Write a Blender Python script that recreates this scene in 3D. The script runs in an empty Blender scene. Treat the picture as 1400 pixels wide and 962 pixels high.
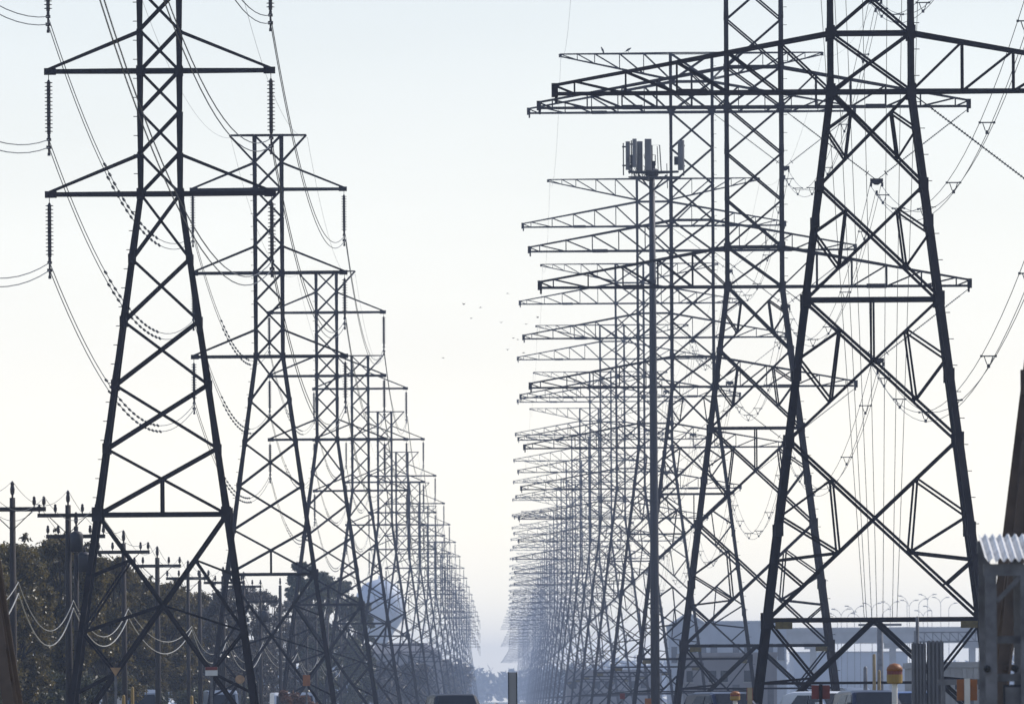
import bpy, math, random
import numpy as np
from mathutils import Vector, Matrix

R = math.radians
rng = random.Random(7)
scene = bpy.context.scene
COL = scene.collection

# ------------------------------------------------------------------ camera, sky, sun, exposure
EYE = 1.5                      # eye height over the flat ground
FPX = 15555.0                  # 400 mm lens on a 36 mm wide frame of 1400 px
VPX, VPY = 690.0, 957.0        # where the straight-ahead direction lands in the photograph
ROLL = R(0.38)
cam = bpy.data.cameras.new('camera'); camo = bpy.data.objects.new('camera', cam); COL.objects.link(camo)
cam.sensor_width = 36.0; cam.lens = 400.0
cam.shift_x = (700 - VPX) / 1400.0; cam.shift_y = (VPY - 481) / 1400.0
cam.clip_start = 1.0; cam.clip_end = 60000.0
cam.dof.use_dof = True; cam.dof.focus_distance = 520.0; cam.dof.aperture_fstop = 8.0
camo.matrix_world = Matrix.Translation((0, 0, EYE)) @ Matrix.Rotation(R(90), 4, 'X') @ Matrix.Rotation(-ROLL, 4, 'Z')
scene.camera = camo

SUN_EL, SUN_AZ = R(40), R(58)          # azimuth measured from straight ahead (+Y) to the right (+X)
w = bpy.data.worlds.new("World"); scene.world = w; w.use_nodes = True
nt = w.node_tree; nt.nodes.clear()
sky = nt.nodes.new('ShaderNodeTexSky'); sky.sky_type = 'NISHITA'; sky.sun_disc = False
sky.sun_elevation = SUN_EL; sky.sun_rotation = SUN_AZ
sky.air_density = 1.0; sky.dust_density = 1.0; sky.ozone_density = 2.0
bg = nt.nodes.new('ShaderNodeBackground'); bg.inputs[1].default_value = 0.15
wo = nt.nodes.new('ShaderNodeOutputWorld')
# thin winter haze veils the sky: near white low down, pale blue higher, the same all the way round
tcw = nt.nodes.new('ShaderNodeTexCoord'); sx = nt.nodes.new('ShaderNodeSeparateXYZ'); vr = nt.nodes.new('ShaderNodeValToRGB')
nt.links.new(tcw.outputs['Generated'], sx.inputs[0]); nt.links.new(sx.outputs['Z'], vr.inputs['Fac'])
VEIL = [(0.0, (1.52, 1.41, 1.13)), (.0294, (.93, .905, .87)), (.0615, (.66, .69, .735)), (.17, (.40, .48, .64)), (1.0, (.09, .15, .33))]
while len(vr.color_ramp.elements) < len(VEIL): vr.color_ramp.elements.new(0.5)
for e_, (p_, c_) in zip(vr.color_ramp.elements, VEIL): e_.position = p_; e_.color = (*[q_ / 0.15 for q_ in c_], 1)
# faint uneven streaks in the veil
mpw = nt.nodes.new('ShaderNodeMapping'); mpw.inputs['Scale'].default_value = (18, 18, 90); nzw = nt.nodes.new('ShaderNodeTexNoise'); nzw.inputs['Scale'].default_value = 1.0; nzw.inputs['Detail'].default_value = 3.0
mrw = nt.nodes.new('ShaderNodeMapRange'); mrw.inputs['To Min'].default_value = 0.93; mrw.inputs['To Max'].default_value = 1.07
nt.links.new(tcw.outputs['Generated'], mpw.inputs['Vector']); nt.links.new(mpw.outputs['Vector'], nzw.inputs['Vector']); nt.links.new(nzw.outputs['Fac'], mrw.inputs['Value'])
vs_ = nt.nodes.new('ShaderNodeVectorMath'); vs_.operation = 'SCALE'; nt.links.new(vr.outputs['Color'], vs_.inputs[0]); nt.links.new(mrw.outputs['Result'], vs_.inputs['Scale'])
vm = nt.nodes.new('ShaderNodeMix'); vm.data_type = 'RGBA'; vm.inputs[0].default_value = 0.75
nt.links.new(sky.outputs[0], vm.inputs[6]); nt.links.new(vs_.outputs[0], vm.inputs[7])
nt.links.new(vm.outputs[2], bg.inputs[0]); nt.links.new(bg.outputs[0], wo.inputs[0])
sl = bpy.data.lights.new('sun', 'SUN'); sl.energy = 3.2; sl.angle = R(0.5); sl.color = (1.0, 0.94, 0.86)
so = bpy.data.objects.new('sun', sl); COL.objects.link(so)
sdir = Vector((math.sin(SUN_AZ) * math.cos(SUN_EL), math.cos(SUN_AZ) * math.cos(SUN_EL), math.sin(SUN_EL)))
so.rotation_euler = sdir.to_track_quat('Z', 'Y').to_euler()
scene.view_settings.view_transform = 'Standard'; scene.view_settings.look = 'None'
scene.view_settings.gamma = 1.0; scene.view_settings.use_curve_mapping = False
scene.view_settings.exposure = 0.35
scene.cycles.max_bounces = 5; scene.cycles.volume_bounces = 0

U = 457.0 / FPX                # metres per photograph pixel at the distance of the nearest full pylons
D1 = 457.0; SPAN = 0.47 * D1   # distance of those pylons, and the span length of both lines


def W(px, py, d):
    """the point at distance d seen at pixel (px, py) of the photograph"""
    u, v = px - VPX, VPY - py
    c, s = math.cos(ROLL), math.sin(ROLL)
    return Vector(((u * c + v * s) * d / FPX, d, EYE + (v * c - u * s) * d / FPX))


# ------------------------------------------------------------------ materials
def mat(name, color, rough=0.6, metal=0.0, var=0.25, scale=3.0, bump=0.0, rnd=0.0, spec=0.5, stretch=None):
    m = bpy.data.materials.new(name); m.use_nodes = True
    n = m.node_tree.nodes; l = m.node_tree.links
    b = n['Principled BSDF']
    b.inputs['Roughness'].default_value = rough; b.inputs['Metallic'].default_value = metal
    b.inputs['Specular IOR Level'].default_value = spec
    tc = n.new('ShaderNodeTexCoord'); nz = n.new('ShaderNodeTexNoise')
    src = tc.outputs['Object']
    if stretch:
        mp = n.new('ShaderNodeMapping'); mp.inputs['Scale'].default_value = stretch
        l.new(src, mp.inputs['Vector']); src = mp.outputs['Vector']
    l.new(src, nz.inputs['Vector'])
    nz.inputs['Scale'].default_value = scale; nz.inputs['Detail'].default_value = 5.0
    rp = n.new('ShaderNodeValToRGB')
    lo = [c * (1 - var) for c in color]; hi = [min(1, c * (1 + var)) for c in color]
    rp.color_ramp.elements[0].position = 0.3; rp.color_ramp.elements[1].position = 0.7
    rp.color_ramp.elements[0].color = (*lo, 1); rp.color_ramp.elements[1].color = (*hi, 1)
    l.new(nz.outputs['Fac'], rp.inputs['Fac'])
    out = rp.outputs['Color']
    if rnd:
        oi = n.new('ShaderNodeObjectInfo'); hs = n.new('ShaderNodeHueSaturation')
        mr = n.new('ShaderNodeMapRange'); mr.inputs['To Min'].default_value = 1 - rnd; mr.inputs['To Max'].default_value = 1 + rnd
        l.new(oi.outputs['Random'], mr.inputs['Value']); l.new(mr.outputs['Result'], hs.inputs['Value'])
        l.new(out, hs.inputs['Color']); out = hs.outputs['Color']
    l.new(out, b.inputs['Base Color'])
    if bump:
        bp = n.new('ShaderNodeBump'); bp.inputs['Strength'].default_value = bump
        l.new(nz.outputs['Fac'], bp.inputs['Height']); l.new(bp.outputs['Normal'], b.inputs['Normal'])
    return m


def leaf_mat(name, c1, c2, trans=0.25):
    """foliage: the colour changes from leaf to leaf, some light passes through"""
    m = bpy.data.materials.new(name); m.use_nodes = True
    n = m.node_tree.nodes; l = m.node_tree.links
    b = n['Principled BSDF']; b.inputs['Roughness'].default_value = 0.38; b.inputs['Specular IOR Level'].default_value = 0.6
    ge = n.new('ShaderNodeNewGeometry'); rp = n.new('ShaderNodeValToRGB')
    l.new(ge.outputs['Random Per Island'], rp.inputs['Fac'])
    rp.color_ramp.elements[0].color = (*c1, 1); rp.color_ramp.elements[1].color = (*c2, 1)
    l.new(rp.outputs['Color'], b.inputs['Base Color'])
    tr = n.new('ShaderNodeBsdfTranslucent'); mx = n.new('ShaderNodeMixShader'); mx.inputs[0].default_value = trans
    l.new(rp.outputs['Color'], tr.inputs['Color'])
    l.new(b.outputs[0], mx.inputs[1]); l.new(tr.outputs[0], mx.inputs[2])
    l.new(mx.outputs[0], n['Material Output'].inputs['Surface'])
    return m


M = {
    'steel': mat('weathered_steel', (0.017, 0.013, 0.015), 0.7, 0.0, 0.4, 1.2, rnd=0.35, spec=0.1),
    'steel_brown': mat('rusty_steel', (0.088, 0.060, 0.040), 0.65, 0.0, 0.4, 1.5, rnd=0.2, spec=0.3),
    'wire': mat('conductor_metal', (0.05, 0.05, 0.055), 0.5, 0.0, 0.1, 1.0, spec=0.3),
    'cable': mat('pale_cable', (0.30, 0.285, 0.25), 0.45, 0.0, 0.15, 1.0),
    'porcelain': mat('brown_porcelain', (0.025, 0.018, 0.020), 0.4, 0.0, 0.2, 4.0, spec=0.4),
    'polymer': mat('grey_polymer', (0.05, 0.05, 0.055), 0.5, 0.0, 0.15, 4.0),
    'wood': mat('creosote_wood', (0.026, 0.020, 0.018), 0.85, 0.0, 0.4, 2.0, 0.3, rnd=0.2, stretch=(8, 8, 0.6)),
    'bark': mat('bark', (0.045, 0.036, 0.028), 0.95, 0.0, 0.4, 4.0, 0.4),
    'mono': mat('painted_pole', (0.016, 0.016, 0.024), 0.6, 0.0, 0.2, 0.6),
    'panel': mat('antenna_plastic', (0.13, 0.13, 0.14), 0.6, 0.0, 0.12, 1.0),
    'galv': mat('galvanised_steel', (0.13, 0.13, 0.14), 0.55, 0.1, 0.45, 3.0, rnd=0.1),
    'sheet': mat('zinc_sheet', (0.56, 0.56, 0.55), 0.42, 0.2, 0.35, 2.2, 0.05),
    'concrete': mat('concrete', (0.30, 0.29, 0.275), 0.9, 0.0, 0.18, 0.35, 0.1),
    'concrete_dark': mat('grey_block', (0.13, 0.13, 0.14), 0.85, 0.0, 0.2, 0.9, 0.1),
    'siding_blue': mat('pale_siding', (0.34, 0.37, 0.42), 0.6, 0.0, 0.12, 0.2),
    'siding_grey': mat('grey_siding', (0.22, 0.21, 0.22), 0.7, 0.0, 0.15, 0.25),
    'roof_dark': mat('shingle_roof', (0.10, 0.095, 0.10), 0.85, 0.0, 0.25, 1.0),
    'tank': mat('tank_paint', (0.45, 0.49, 0.56), 0.5, 0.0, 0.08, 0.15),
    'glass': mat('dark_glass', (0.014, 0.016, 0.020), 0.25, 0.0, 0.1, 1.0, spec=0.2),
    'tyre': mat('tyre_rubber', (0.018, 0.018, 0.018), 0.85, 0.0, 0.2, 6.0),
    'rim': mat('wheel_rim', (0.4, 0.4, 0.41), 0.35, 0.7, 0.1, 3.0),
    'paint_navy': mat('navy_car_paint', (0.010, 0.013, 0.035), 0.3, 0.0, 0.1, 1.0),
    'paint_black': mat('black_car_paint', (0.010, 0.010, 0.015), 0.45, 0.0, 0.1, 1.0),
    'paint_white': mat('white_car_paint', (0.62, 0.63, 0.64), 0.3, 0.0, 0.05, 1.0),
    'paint_grey': mat('grey_car_paint', (0.16, 0.19, 0.24), 0.35, 0.0, 0.05, 1.0),
    'paint_blue': mat('blue_car_paint', (0.04, 0.09, 0.24), 0.3, 0.0, 0.05, 1.0),
    'lamp': mat('lamp_lens', (0.5, 0.48, 0.45), 0.15, 0.0, 0.1, 1.0),
    'orange': mat('orange_paint', (0.26, 0.085, 0.015), 0.55, 0.0, 0.2, 3.0),
    'red': mat('red_paint', (0.15, 0.020, 0.015), 0.55, 0.0, 0.25, 3.0),
    'yellow': mat('yellow_paint', (0.26, 0.16, 0.025), 0.55, 0.0, 0.2, 3.0),
    'sign_tan': mat('tan_sign', (0.34, 0.20, 0.09), 0.6, 0.0, 0.3, 5.0),
    'plate_dark': mat('dull_yellow_plate', (0.10, 0.075, 0.02), 0.7, 0.0, 0.4, 6.0),
    'sign_white': mat('white_sign', (0.6, 0.6, 0.58), 0.5, 0.0, 0.1, 4.0),
    'white_post': mat('white_post_paint', (0.62, 0.60, 0.56), 0.5, 0.0, 0.15, 2.0),
    'tan_post': mat('tan_wood', (0.30, 0.23, 0.13), 0.8, 0.0, 0.25, 3.0),
    'bird': mat('black_feathers', (0.02, 0.02, 0.022), 0.6, 0.0, 0.2, 10.0),
    'asphalt': mat('asphalt', (0.055, 0.055, 0.057), 0.9, 0.0, 0.25, 1.5, 0.2),
    'paint_line': mat('road_paint', (0.7, 0.7, 0.66), 0.7, 0.0, 0.1, 3.0),
    'kerb': mat('kerb_concrete', (0.32, 0.31, 0.29), 0.9, 0.0, 0.15, 2.0),
    'ground': mat('dry_grass_ground', (0.11, 0.10, 0.055), 0.95, 0.0, 0.4, 0.25, 0.2),
    'leaf_oak': leaf_mat('oak_leaves', (0.046, 0.037, 0.010), (0.170, 0.130, 0.034), 0.45),
    'leaf_dark': leaf_mat('dark_leaves', (0.028, 0.030, 0.012), (0.10, 0.10, 0.040)),
    'leaf_pine': leaf_mat('pine_needles', (0.022, 0.032, 0.018), (0.055, 0.068, 0.034), 0.1),
    'leaf_bare': leaf_mat('winter_twigs', (0.060, 0.052, 0.045), (0.115, 0.100, 0.085), 0.1),
    'leaf_rust': leaf_mat('rust_leaves', (0.10, 0.045, 0.022), (0.18, 0.085, 0.04)),
}


# ------------------------------------------------------------------ mesh helpers
class MB:
    def __init__(s): s.v = []; s.f = []
    def add(s, vs, fs):
        o = len(s.v); s.v += [tuple(p) for p in vs]; s.f += [tuple(i + o for i in q) for q in fs]; return s
    def box(s, x0, x1, y0, y1, z0, z1, m=None):
        vs = [Vector(p) for p in ((x0, y0, z0), (x1, y0, z0), (x1, y1, z0), (x0, y1, z0), (x0, y0, z1), (x1, y0, z1), (x1, y1, z1), (x0, y1, z1))]
        if m: vs = [m @ p for p in vs]
        return s.add(vs, [(0, 3, 2, 1), (4, 5, 6, 7), (0, 1, 5, 4), (1, 2, 6, 5), (2, 3, 7, 6), (3, 0, 4, 7)])
    def bar(s, p0, p1, wx, wy=None, hint=(1, 0, 0)):
        m = frame(p0, p1, hint); L = (Vector(p1) - Vector(p0)).length; wy = wy or wx
        return s.box(-wx / 2, wx / 2, -wy / 2, wy / 2, 0, L, m)
    def angle(s, p0, p1, wd, hint=(1, 0, 0)):
        m = frame(p0, p1, hint); L = (Vector(p1) - Vector(p0)).length
        vs = [m @ Vector((x * wd, y * wd, z * L)) for z in (0, 1) for x, y in LPROF]
        return s.add(vs, LFACES)
    def tube(s, pts, r, n=6, r1=None, caps=True):
        pts = [Vector(p) for p in pts]; k = len(pts); vs = []
        for i, p in enumerate(pts):
            d = (pts[min(i + 1, k - 1)] - pts[max(i - 1, 0)]).normalized()
            h = Vector((1, 0, 0)) if abs(d.x) < 0.9 else Vector((0, 1, 0))
            a = d.cross(h).normalized(); b = d.cross(a)
            rr = r if r1 is None else r + (r1 - r) * i / (k - 1)
            for j in range(n):
                t = 2 * math.pi * j / n; vs.append(p + (a * math.cos(t) + b * math.sin(t)) * rr)
        fs = [(i * n + j, i * n + (j + 1) % n, (i + 1) * n + (j + 1) % n, (i + 1) * n + j) for i in range(k - 1) for j in range(n)]
        if caps: fs += [tuple(range(n))[::-1], tuple(range((k - 1) * n, k * n))]
        return s.add(vs, fs)
    def lathe(s, prof, n=12, m=None):
        vs = []; k = len(prof)
        for r, z in prof:
            for j in range(n):
                t = 2 * math.pi * j / n; p = Vector((r * math.cos(t), r * math.sin(t), z)); vs.append(m @ p if m else p)
        fs = [(i * n + j, i * n + (j + 1) % n, (i + 1) * n + (j + 1) % n, (i + 1) * n + j) for i in range(k - 1) for j in range(n)]
        fs += [tuple(range(n))[::-1], tuple(range((k - 1) * n, k * n))]
        return s.add(vs, fs)
    def mesh(s, name, m, smooth=False):
        me = bpy.data.meshes.new(name); me.from_pydata(s.v, [], s.f); me.materials.append(M[m] if isinstance(m, str) else m)
        if smooth: me.polygons.foreach_set('use_smooth', [True] * len(me.polygons))
        me.update(); return me
    def build(s, name, m, parent=None, smooth=False, loc=None):
        return put(name, s.mesh(name, m, smooth), parent, loc)


T_ = 0.18
LPROF = [(-.5, -.5), (.5, -.5), (.5, -.5 + T_), (-.5 + T_, -.5 + T_), (-.5 + T_, .5), (-.5, .5)]
LFACES = [(5, 4, 3, 0), (3, 2, 1, 0), (6, 9, 10, 11), (6, 7, 8, 9)] + [(i, (i + 1) % 6, 6 + (i + 1) % 6, 6 + i) for i in range(6)]


def frame(p0, p1, hint):
    p0 = Vector(p0); z = (Vector(p1) - p0).normalized(); x = Vector(hint)
    x = x - z * x.dot(z)
    if x.length < 1e-4: x = Vector((0, 0, 1)) - z * z.z
    if x.length < 1e-4: x = Vector((0, 1, 0)) - z * z.y
    x.normalize(); y = z.cross(x)
    return Matrix(((x.x, y.x, z.x, p0.x), (x.y, y.y, z.y, p0.y), (x.z, y.z, z.z, p0.z), (0, 0, 0, 1)))


def put(name, me, parent=None, loc=None):
    o = bpy.data.objects.new(name, me); COL.objects.link(o)
    if parent: o.parent = parent
    if loc is not None: o.location = loc
    return o


def thing(name, label, cat, loc=(0, 0, 0), group=None, rz=0.0):
    o = bpy.data.objects.new(name, None); COL.objects.link(o); o.location = loc; o.rotation_euler = (0, 0, rz)
    o.empty_display_size = 0.5
    return tag(o, label, cat, group)


def tag(o, label=None, cat=None, group=None, kind=None):
    if label: o['label'] = label
    if cat: o['category'] = cat
    if group: o['group'] = group
    if kind: o['kind'] = kind
    return o


def copy_tree(o, parent=None, kids=None):
    c = o.copy(); COL.objects.link(c)
    if parent: c.parent = parent
    for ch in KIDS.get(o.name, []) if kids is None else kids: copy_tree(ch, c)
    return c


KIDS = {}


def index_kids():
    KIDS.clear()
    for o in COL.objects:
        if o.parent: KIDS.setdefault(o.parent.name, []).append(o)


# ------------------------------------------------------------------ the setting
tag(MB().add([(-4000, -200, 0), (4000, -200, 0), (4000, 11000, 0), (-4000, 11000, 0)], [(0, 1, 2, 3)]).build('ground', 'ground'), kind='structure')


def road(name, x0, x1, z=0.004):
    o = MB().add([(x0, -190, z), (x1, -190, z), (x1, 5200, z), (x0, 5200, z)], [(0, 1, 2, 3)]).build(name, 'asphalt')
    return tag(o, kind='structure')


road('road', -7.5, 3.0); road('side_road', 24.0, 33.0)
for nm, xk in (('kerb', -7.65), ('kerb', 3.0), ('kerb', 23.85), ('kerb', 33.0)):
    tag(MB().box(xk, xk + .15, -190, 5000, -0.2, 0.13).build(nm, 'kerb'), kind='structure')
mk = MB()
for y in range(-150, 2500, 12):
    mk.add([(-2.32, y, .008), (-2.18, y, .008), (-2.18, y + 3, .008), (-2.32, y + 3, .008)], [(0, 1, 2, 3)])
    mk.add([(28.43, y, .008), (28.57, y, .008), (28.57, y + 3, .008), (28.43, y + 3, .008)], [(0, 1, 2, 3)])
tag(mk.build('road_marking', 'paint_line'), kind='structure')

# ------------------------------------------------------------------ lattice pylons
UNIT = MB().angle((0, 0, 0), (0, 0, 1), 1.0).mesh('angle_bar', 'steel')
UNIT_BROWN = MB().angle((0, 0, 0), (0, 0, 1), 1.0).mesh('angle_bar', 'steel_brown')
FACES = ((0, 1, (0, -1)), (1, 2, (1, 0)), (2, 3, (0, 1)), (3, 0, (-1, 0)))
SGN = ((-1, -1), (1, -1), (1, 1), (-1, 1))


DEPTH = 0.6                    # the towers are less deep than wide


class Pylon:
    """collects members in photo units (1 = 1 px at the nearest pylons); base = -51, eye level = 0"""
    def __init__(s):
        s.mem = []      # (part, arm key or None, p0, p1, width, hint)
        s.plates = []   # (part, arm key, centre, sx, sy, sz)
    def hw(s, h): raise NotImplementedError
    def cor(s, h, i, k=1.0): a = s.hw(h) * k; return Vector((SGN[i][0] * a, SGN[i][1] * a * DEPTH, h))
    def m(s, part, p0, p1, wd, hint=(0, 1, 0), arm=None): s.mem.append((part, arm, Vector(p0), Vector(p1), wd * s.THIN[part], hint))
    def xpanel(s, h0, h1, wd):
        for a, b, n in FACES:
            n = Vector((n[0], n[1], 0)); o = n * wd * 0.55
            s.m('brace', s.cor(h0, a) + o, s.cor(h1, b) + o, wd, n)
            s.m('brace', s.cor(h0, b) - o, s.cor(h1, a) - o, wd, n)
    def ring(s, h, wd, part='strut'):
        for a, b, n in FACES: s.m(part, s.cor(h, a), s.cor(h, b), wd, (0, 0, 1))


class Slim(Pylon):
    ARMS = (695, 863, 1031)
    THIN = {'leg': .82, 'brace': .82, 'strut': .78, 'hanger': .9, 'chord': .8, 'tie': .85}
    def hw(s, h): return 27.0 if h >= 695 else 27 + .1394 * (695 - h)
    def __init__(s):
        super().__init__(); wd = 4.3
        up = (695, 751, 807, 863, 919, 975, 1031, 1086, 1140)
        for a, b in zip(up, up[1:]): s.xpanel(a, b, wd)
        lo = (695, 606, 521, 434, 347, 257)
        for a, b in zip(lo, lo[1:]): s.xpanel(a, b, wd + .2)
        for h in (695, 863, 1031): s.ring(h, 8.0)
        s.ring(257, 7.0); s.ring(1140, 4.5)
        for a, b, n in FACES:
            n = Vector((n[0], n[1], 0)); mid = lambda h: (s.cor(h, a) + s.cor(h, b)) / 2
            s.m('hanger', mid(304), mid(257), 3.4, n)
            t = 89.0 / 221; cx = mid(257 - 308 * t)
            for i, (c, d) in enumerate(((a, b), (b, a))):
                o = n * (2.6 if i == 0 else -2.6)
                top, bot = s.cor(257, c), s.cor(-51, d)
                s.m('brace', top + o, cx + o, 5.0, n); s.m('brace', cx + o, bot + o, 5.0, n)
                q = top.lerp(cx, .5); dn = cx.lerp(s.cor(-51, c), .5); lg = lambda h: s.cor(h, c)
                for p0, p1 in ((q, lg(173)), (q, lg(97)), (cx, lg(97)), (lg(97), dn), (dn, lg(12))):
                    s.m('brace', p0 - n * 1.2, p1 - n * 1.2, 3.3, n)
        for k, h in enumerate(s.ARMS):
            for sd in (-1, 1):
                key = (k, sd); tip = Vector((152 * sd, 0, h))
                for sy in (-1, 1):
                    s.m('chord', (27 * sd, 27 * DEPTH * sy, h), tip + Vector((0, 2.5 * sy, 0)), 7.5, (0, 0, 1), key)
                    s.m('tie', (27 * sd, 27 * DEPTH * sy, h + 54), tip + Vector((0, 2.5 * sy, 3)), 4.2, (0, 0, 1), key)
                s.plates.append(('chord', key, tip + Vector((-2 * sd, 0, 0)), 16, 9, 9))
        for sd in (-1, 1):
            key = (3, sd); tip = Vector((77 * sd, 0, 1140))
            for sy in (-1, 1):
                s.m('chord', (27 * sd, 27 * DEPTH * sy, 1140), tip + Vector((0, 2 * sy, 0)), 4.5, (0, 0, 1), key)
                s.m('tie', (27 * sd, 27 * DEPTH * sy, 1086), tip + Vector((0, 2 * sy, 0)), 4.0, (0, 0, 1), key)
        for i in range(4):
            s.m('leg', s.cor(-51, i), s.cor(257, i), 9.5, (SGN[i][0], 0, 0), i); s.m('leg', s.cor(257, i), s.cor(695, i), 9.0, (SGN[i][0], 0, 0), i)
            s.m('leg', s.cor(695, i), s.cor(1140, i), 7.0, (SGN[i][0], 0, 0), i)
            for h, g in ((257, 16), (347, 11), (434, 11), (521, 11), (606, 11), (695, 12), (863, 11), (1031, 10)):
                s.plates.append(('leg', i, s.cor(h, i), g * .85, g * .85, g * 1.2))
            s.plates.append(('leg', i, s.cor(-51, i), 20, 20, 14))
        s.bolts = [(s.cor(h, 0) + Vector((-5, 0, 0)), 0) for h in range(20, 1100, 26)]


class Broad(Pylon):
    ARMS = (828, 1189, 1556)
    THIN = {'leg': .77, 'brace': .78, 'strut': .68, 'hanger': .9, 'chord': .68}
    def hw(s, h): return 55.0 if h >= 828 else 55 + .127 * (828 - h)
    def __init__(s):
        super().__init__(); wd = 4.4
        up = (828, 908, 1002, 1096, 1189, 1270, 1365, 1460, 1556, 1637, 1712)
        for a, b in zip(up, up[1:]): s.xpanel(a, b, wd)
        for h in (828, 908, 1189, 1270, 1556, 1637, 1712): s.ring(h, 6.5 if h < 1700 else 4.5)
        s.ring(544, 6.0); s.ring(107, 8.0); s.ring(21, 5.0)
        lo = (828, 700, 544, 352, 107)
        for k, (h0, h1) in enumerate(zip(lo, lo[1:])):
            s.xpanel(h0, h1, 5.0)
            a0, a1 = s.hw(h0), s.hw(h1); hx = h0 + (h1 - h0) * a0 / (a0 + a1)
            for a, b, n in FACES:
                n = Vector((n[0], n[1], 0)); cx = (s.cor(hx, a) + s.cor(hx, b)) / 2
                for c in (a, b):
                    qu = s.cor(h0, c).lerp(cx, .5); ql = s.cor(h1, c).lerp(cx, .5 if k < 3 else .667); lg = s.cor(hx + 4, c)
                    r = [(lg, qu), (lg, ql), (qu, ql)]
                    if k == 3: l2 = s.cor(188, c); r += [(l2, ql), (l2, s.cor(h1, c).lerp(cx, .34))]
                    for p0, p1 in r: s.m('brace', p0 - n * 1.4, p1 - n * 1.4, 3.8, n)
                if k == 2:
                    s.m('hanger', (s.cor(544, a) + s.cor(544, b)) / 2, cx, 3.2, n)
        for a, b, n in FACES:
            n = Vector((n[0], n[1], 0)); top = (s.cor(107, a) + s.cor(107, b)) / 2
            for c in (a, b):
                s.m('brace', top, s.cor(-51, c), 6.0, n)
                q = top.lerp(s.cor(-51, c), .5)
                s.m('brace', s.cor(107, c) - n * 1.5, q - n * 1.5, 4.2, n); s.m('brace', s.cor(21, c) - n * 1.5, q - n * 1.5, 4.0, n)
        for k, h in enumerate(s.ARMS):
            xs = (55, 125, 195, 265, 335, 405, 433)
            dep = lambda x: DEPTH * 55 * (1 - (x - 55) / 378 * .96); top = lambda x: h + 80 - .181 * (x - 55)
            for sd in (-1, 1):
                key = (k, sd)
                for sy in (-1, 1):
                    B = [Vector((x * sd, dep(x) * sy, h)) for x in xs]; Tp = [Vector((x * sd, dep(x) * sy, top(x))) for x in xs]
                    s.m('chord', B[0], B[-1], 7.0, (0, 0, 1), key)
                    s.m('chord', Tp[0], Tp[3], 6.8, (0, 0, 1), key); s.m('chord', Tp[3], Tp[-1], 6.0, (0, 0, 1), key)
                    for i in range(1, 6):
                        s.m('brace', B[i], Tp[i], 3.0, (0, 1, 0), key)
                    for i in range(6):
                        s.m('brace', B[i] + Vector((0, 1.5 * sy, 0)), Tp[i + 1] + Vector((0, 1.5 * sy, 0)), 3.6, (0, 1, 0), key)
                for i in range(1, 6):
                    s.m('brace', (xs[i] * sd, dep(xs[i]), h), (xs[i - 1] * sd, -dep(xs[i - 1]), h), 2.8, (0, 0, 1), key)
                s.plates.append(('chord', key, Vector((432 * sd, 0, h + 5)), 9, 9, 19))
                s.plates.append(('chord', key, Vector((244 * sd, -dep(244), h)), 40, 9, 9))
                s.plates.append(('chord', key, Vector((430 * sd, 0, h - 8)), 4, 4, 9))
        xs = (55, 126, 190, 256, 302, 348); dep = lambda x: DEPTH * 55 * (1 - (x - 55) / 293 * .96); bot = lambda x: 1643 + 63 * (x - 55) / 293
        for sd in (-1, 1):
            key = (3, sd)
            for sy in (-1, 1):
                Tp = [Vector((x * sd, dep(x) * sy, 1712)) for x in xs]; B = [Vector((x * sd, dep(x) * sy, bot(x))) for x in xs]
                s.m('chord', Tp[0], Tp[-1], 4.6, (0, 0, 1), key); s.m('chord', B[0], B[-1], 4.6, (0, 0, 1), key)
                for i in range(1, 5): s.m('brace', B[i], Tp[i], 2.6, (0, 1, 0), key)
                for i in range(5): s.m('brace', B[i] + Vector((0, 1.3 * sy, 0)), Tp[i + 1] + Vector((0, 1.3 * sy, 0)), 3.0, (0, 1, 0), key)
            s.plates.append(('chord', key, Vector((347 * sd, 0, 1708)), 8, 7, 9))
        for i in range(4):
            hs = (-51, 352, 828, 1712); ws = (12.5, 11.0, 9.0)
            for a, b, q in zip(hs, hs[1:], ws): s.m('leg', s.cor(a, i), s.cor(b, i), q, (SGN[i][0], 0, 0), i)
            for h, g in ((107, 17), (352, 15), (230, 14), (440, 13), (544, 15), (650, 13), (700, 13), (828, 15), (908, 14), (1189, 13), (1270, 12), (1556, 12), (1637, 11)):
                s.plates.append(('leg', i, s.cor(h, i), g * .8, g * .8, g * 1.3))
            s.plates.append(('leg', i, s.cor(-51, i), 26, 26, 16))
        s.bolts = [(s.cor(h, 1) + Vector((7, 0, 0)), 0) for h in range(20, 1700, 36)]


def fam(v): return Vector((v.x * U, v.y * U, v.z * U + EYE))


def insulator_disc_mesh():
    return MB().lathe([(.02, .06), (.05, .055), (.062, .03), (.155, .012), (.165, -.004), (.15, -.016), (.05, -.012), (.02, -.03)], 12).mesh('disc', 'porcelain', True)


DISC = insulator_disc_mesh()


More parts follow.
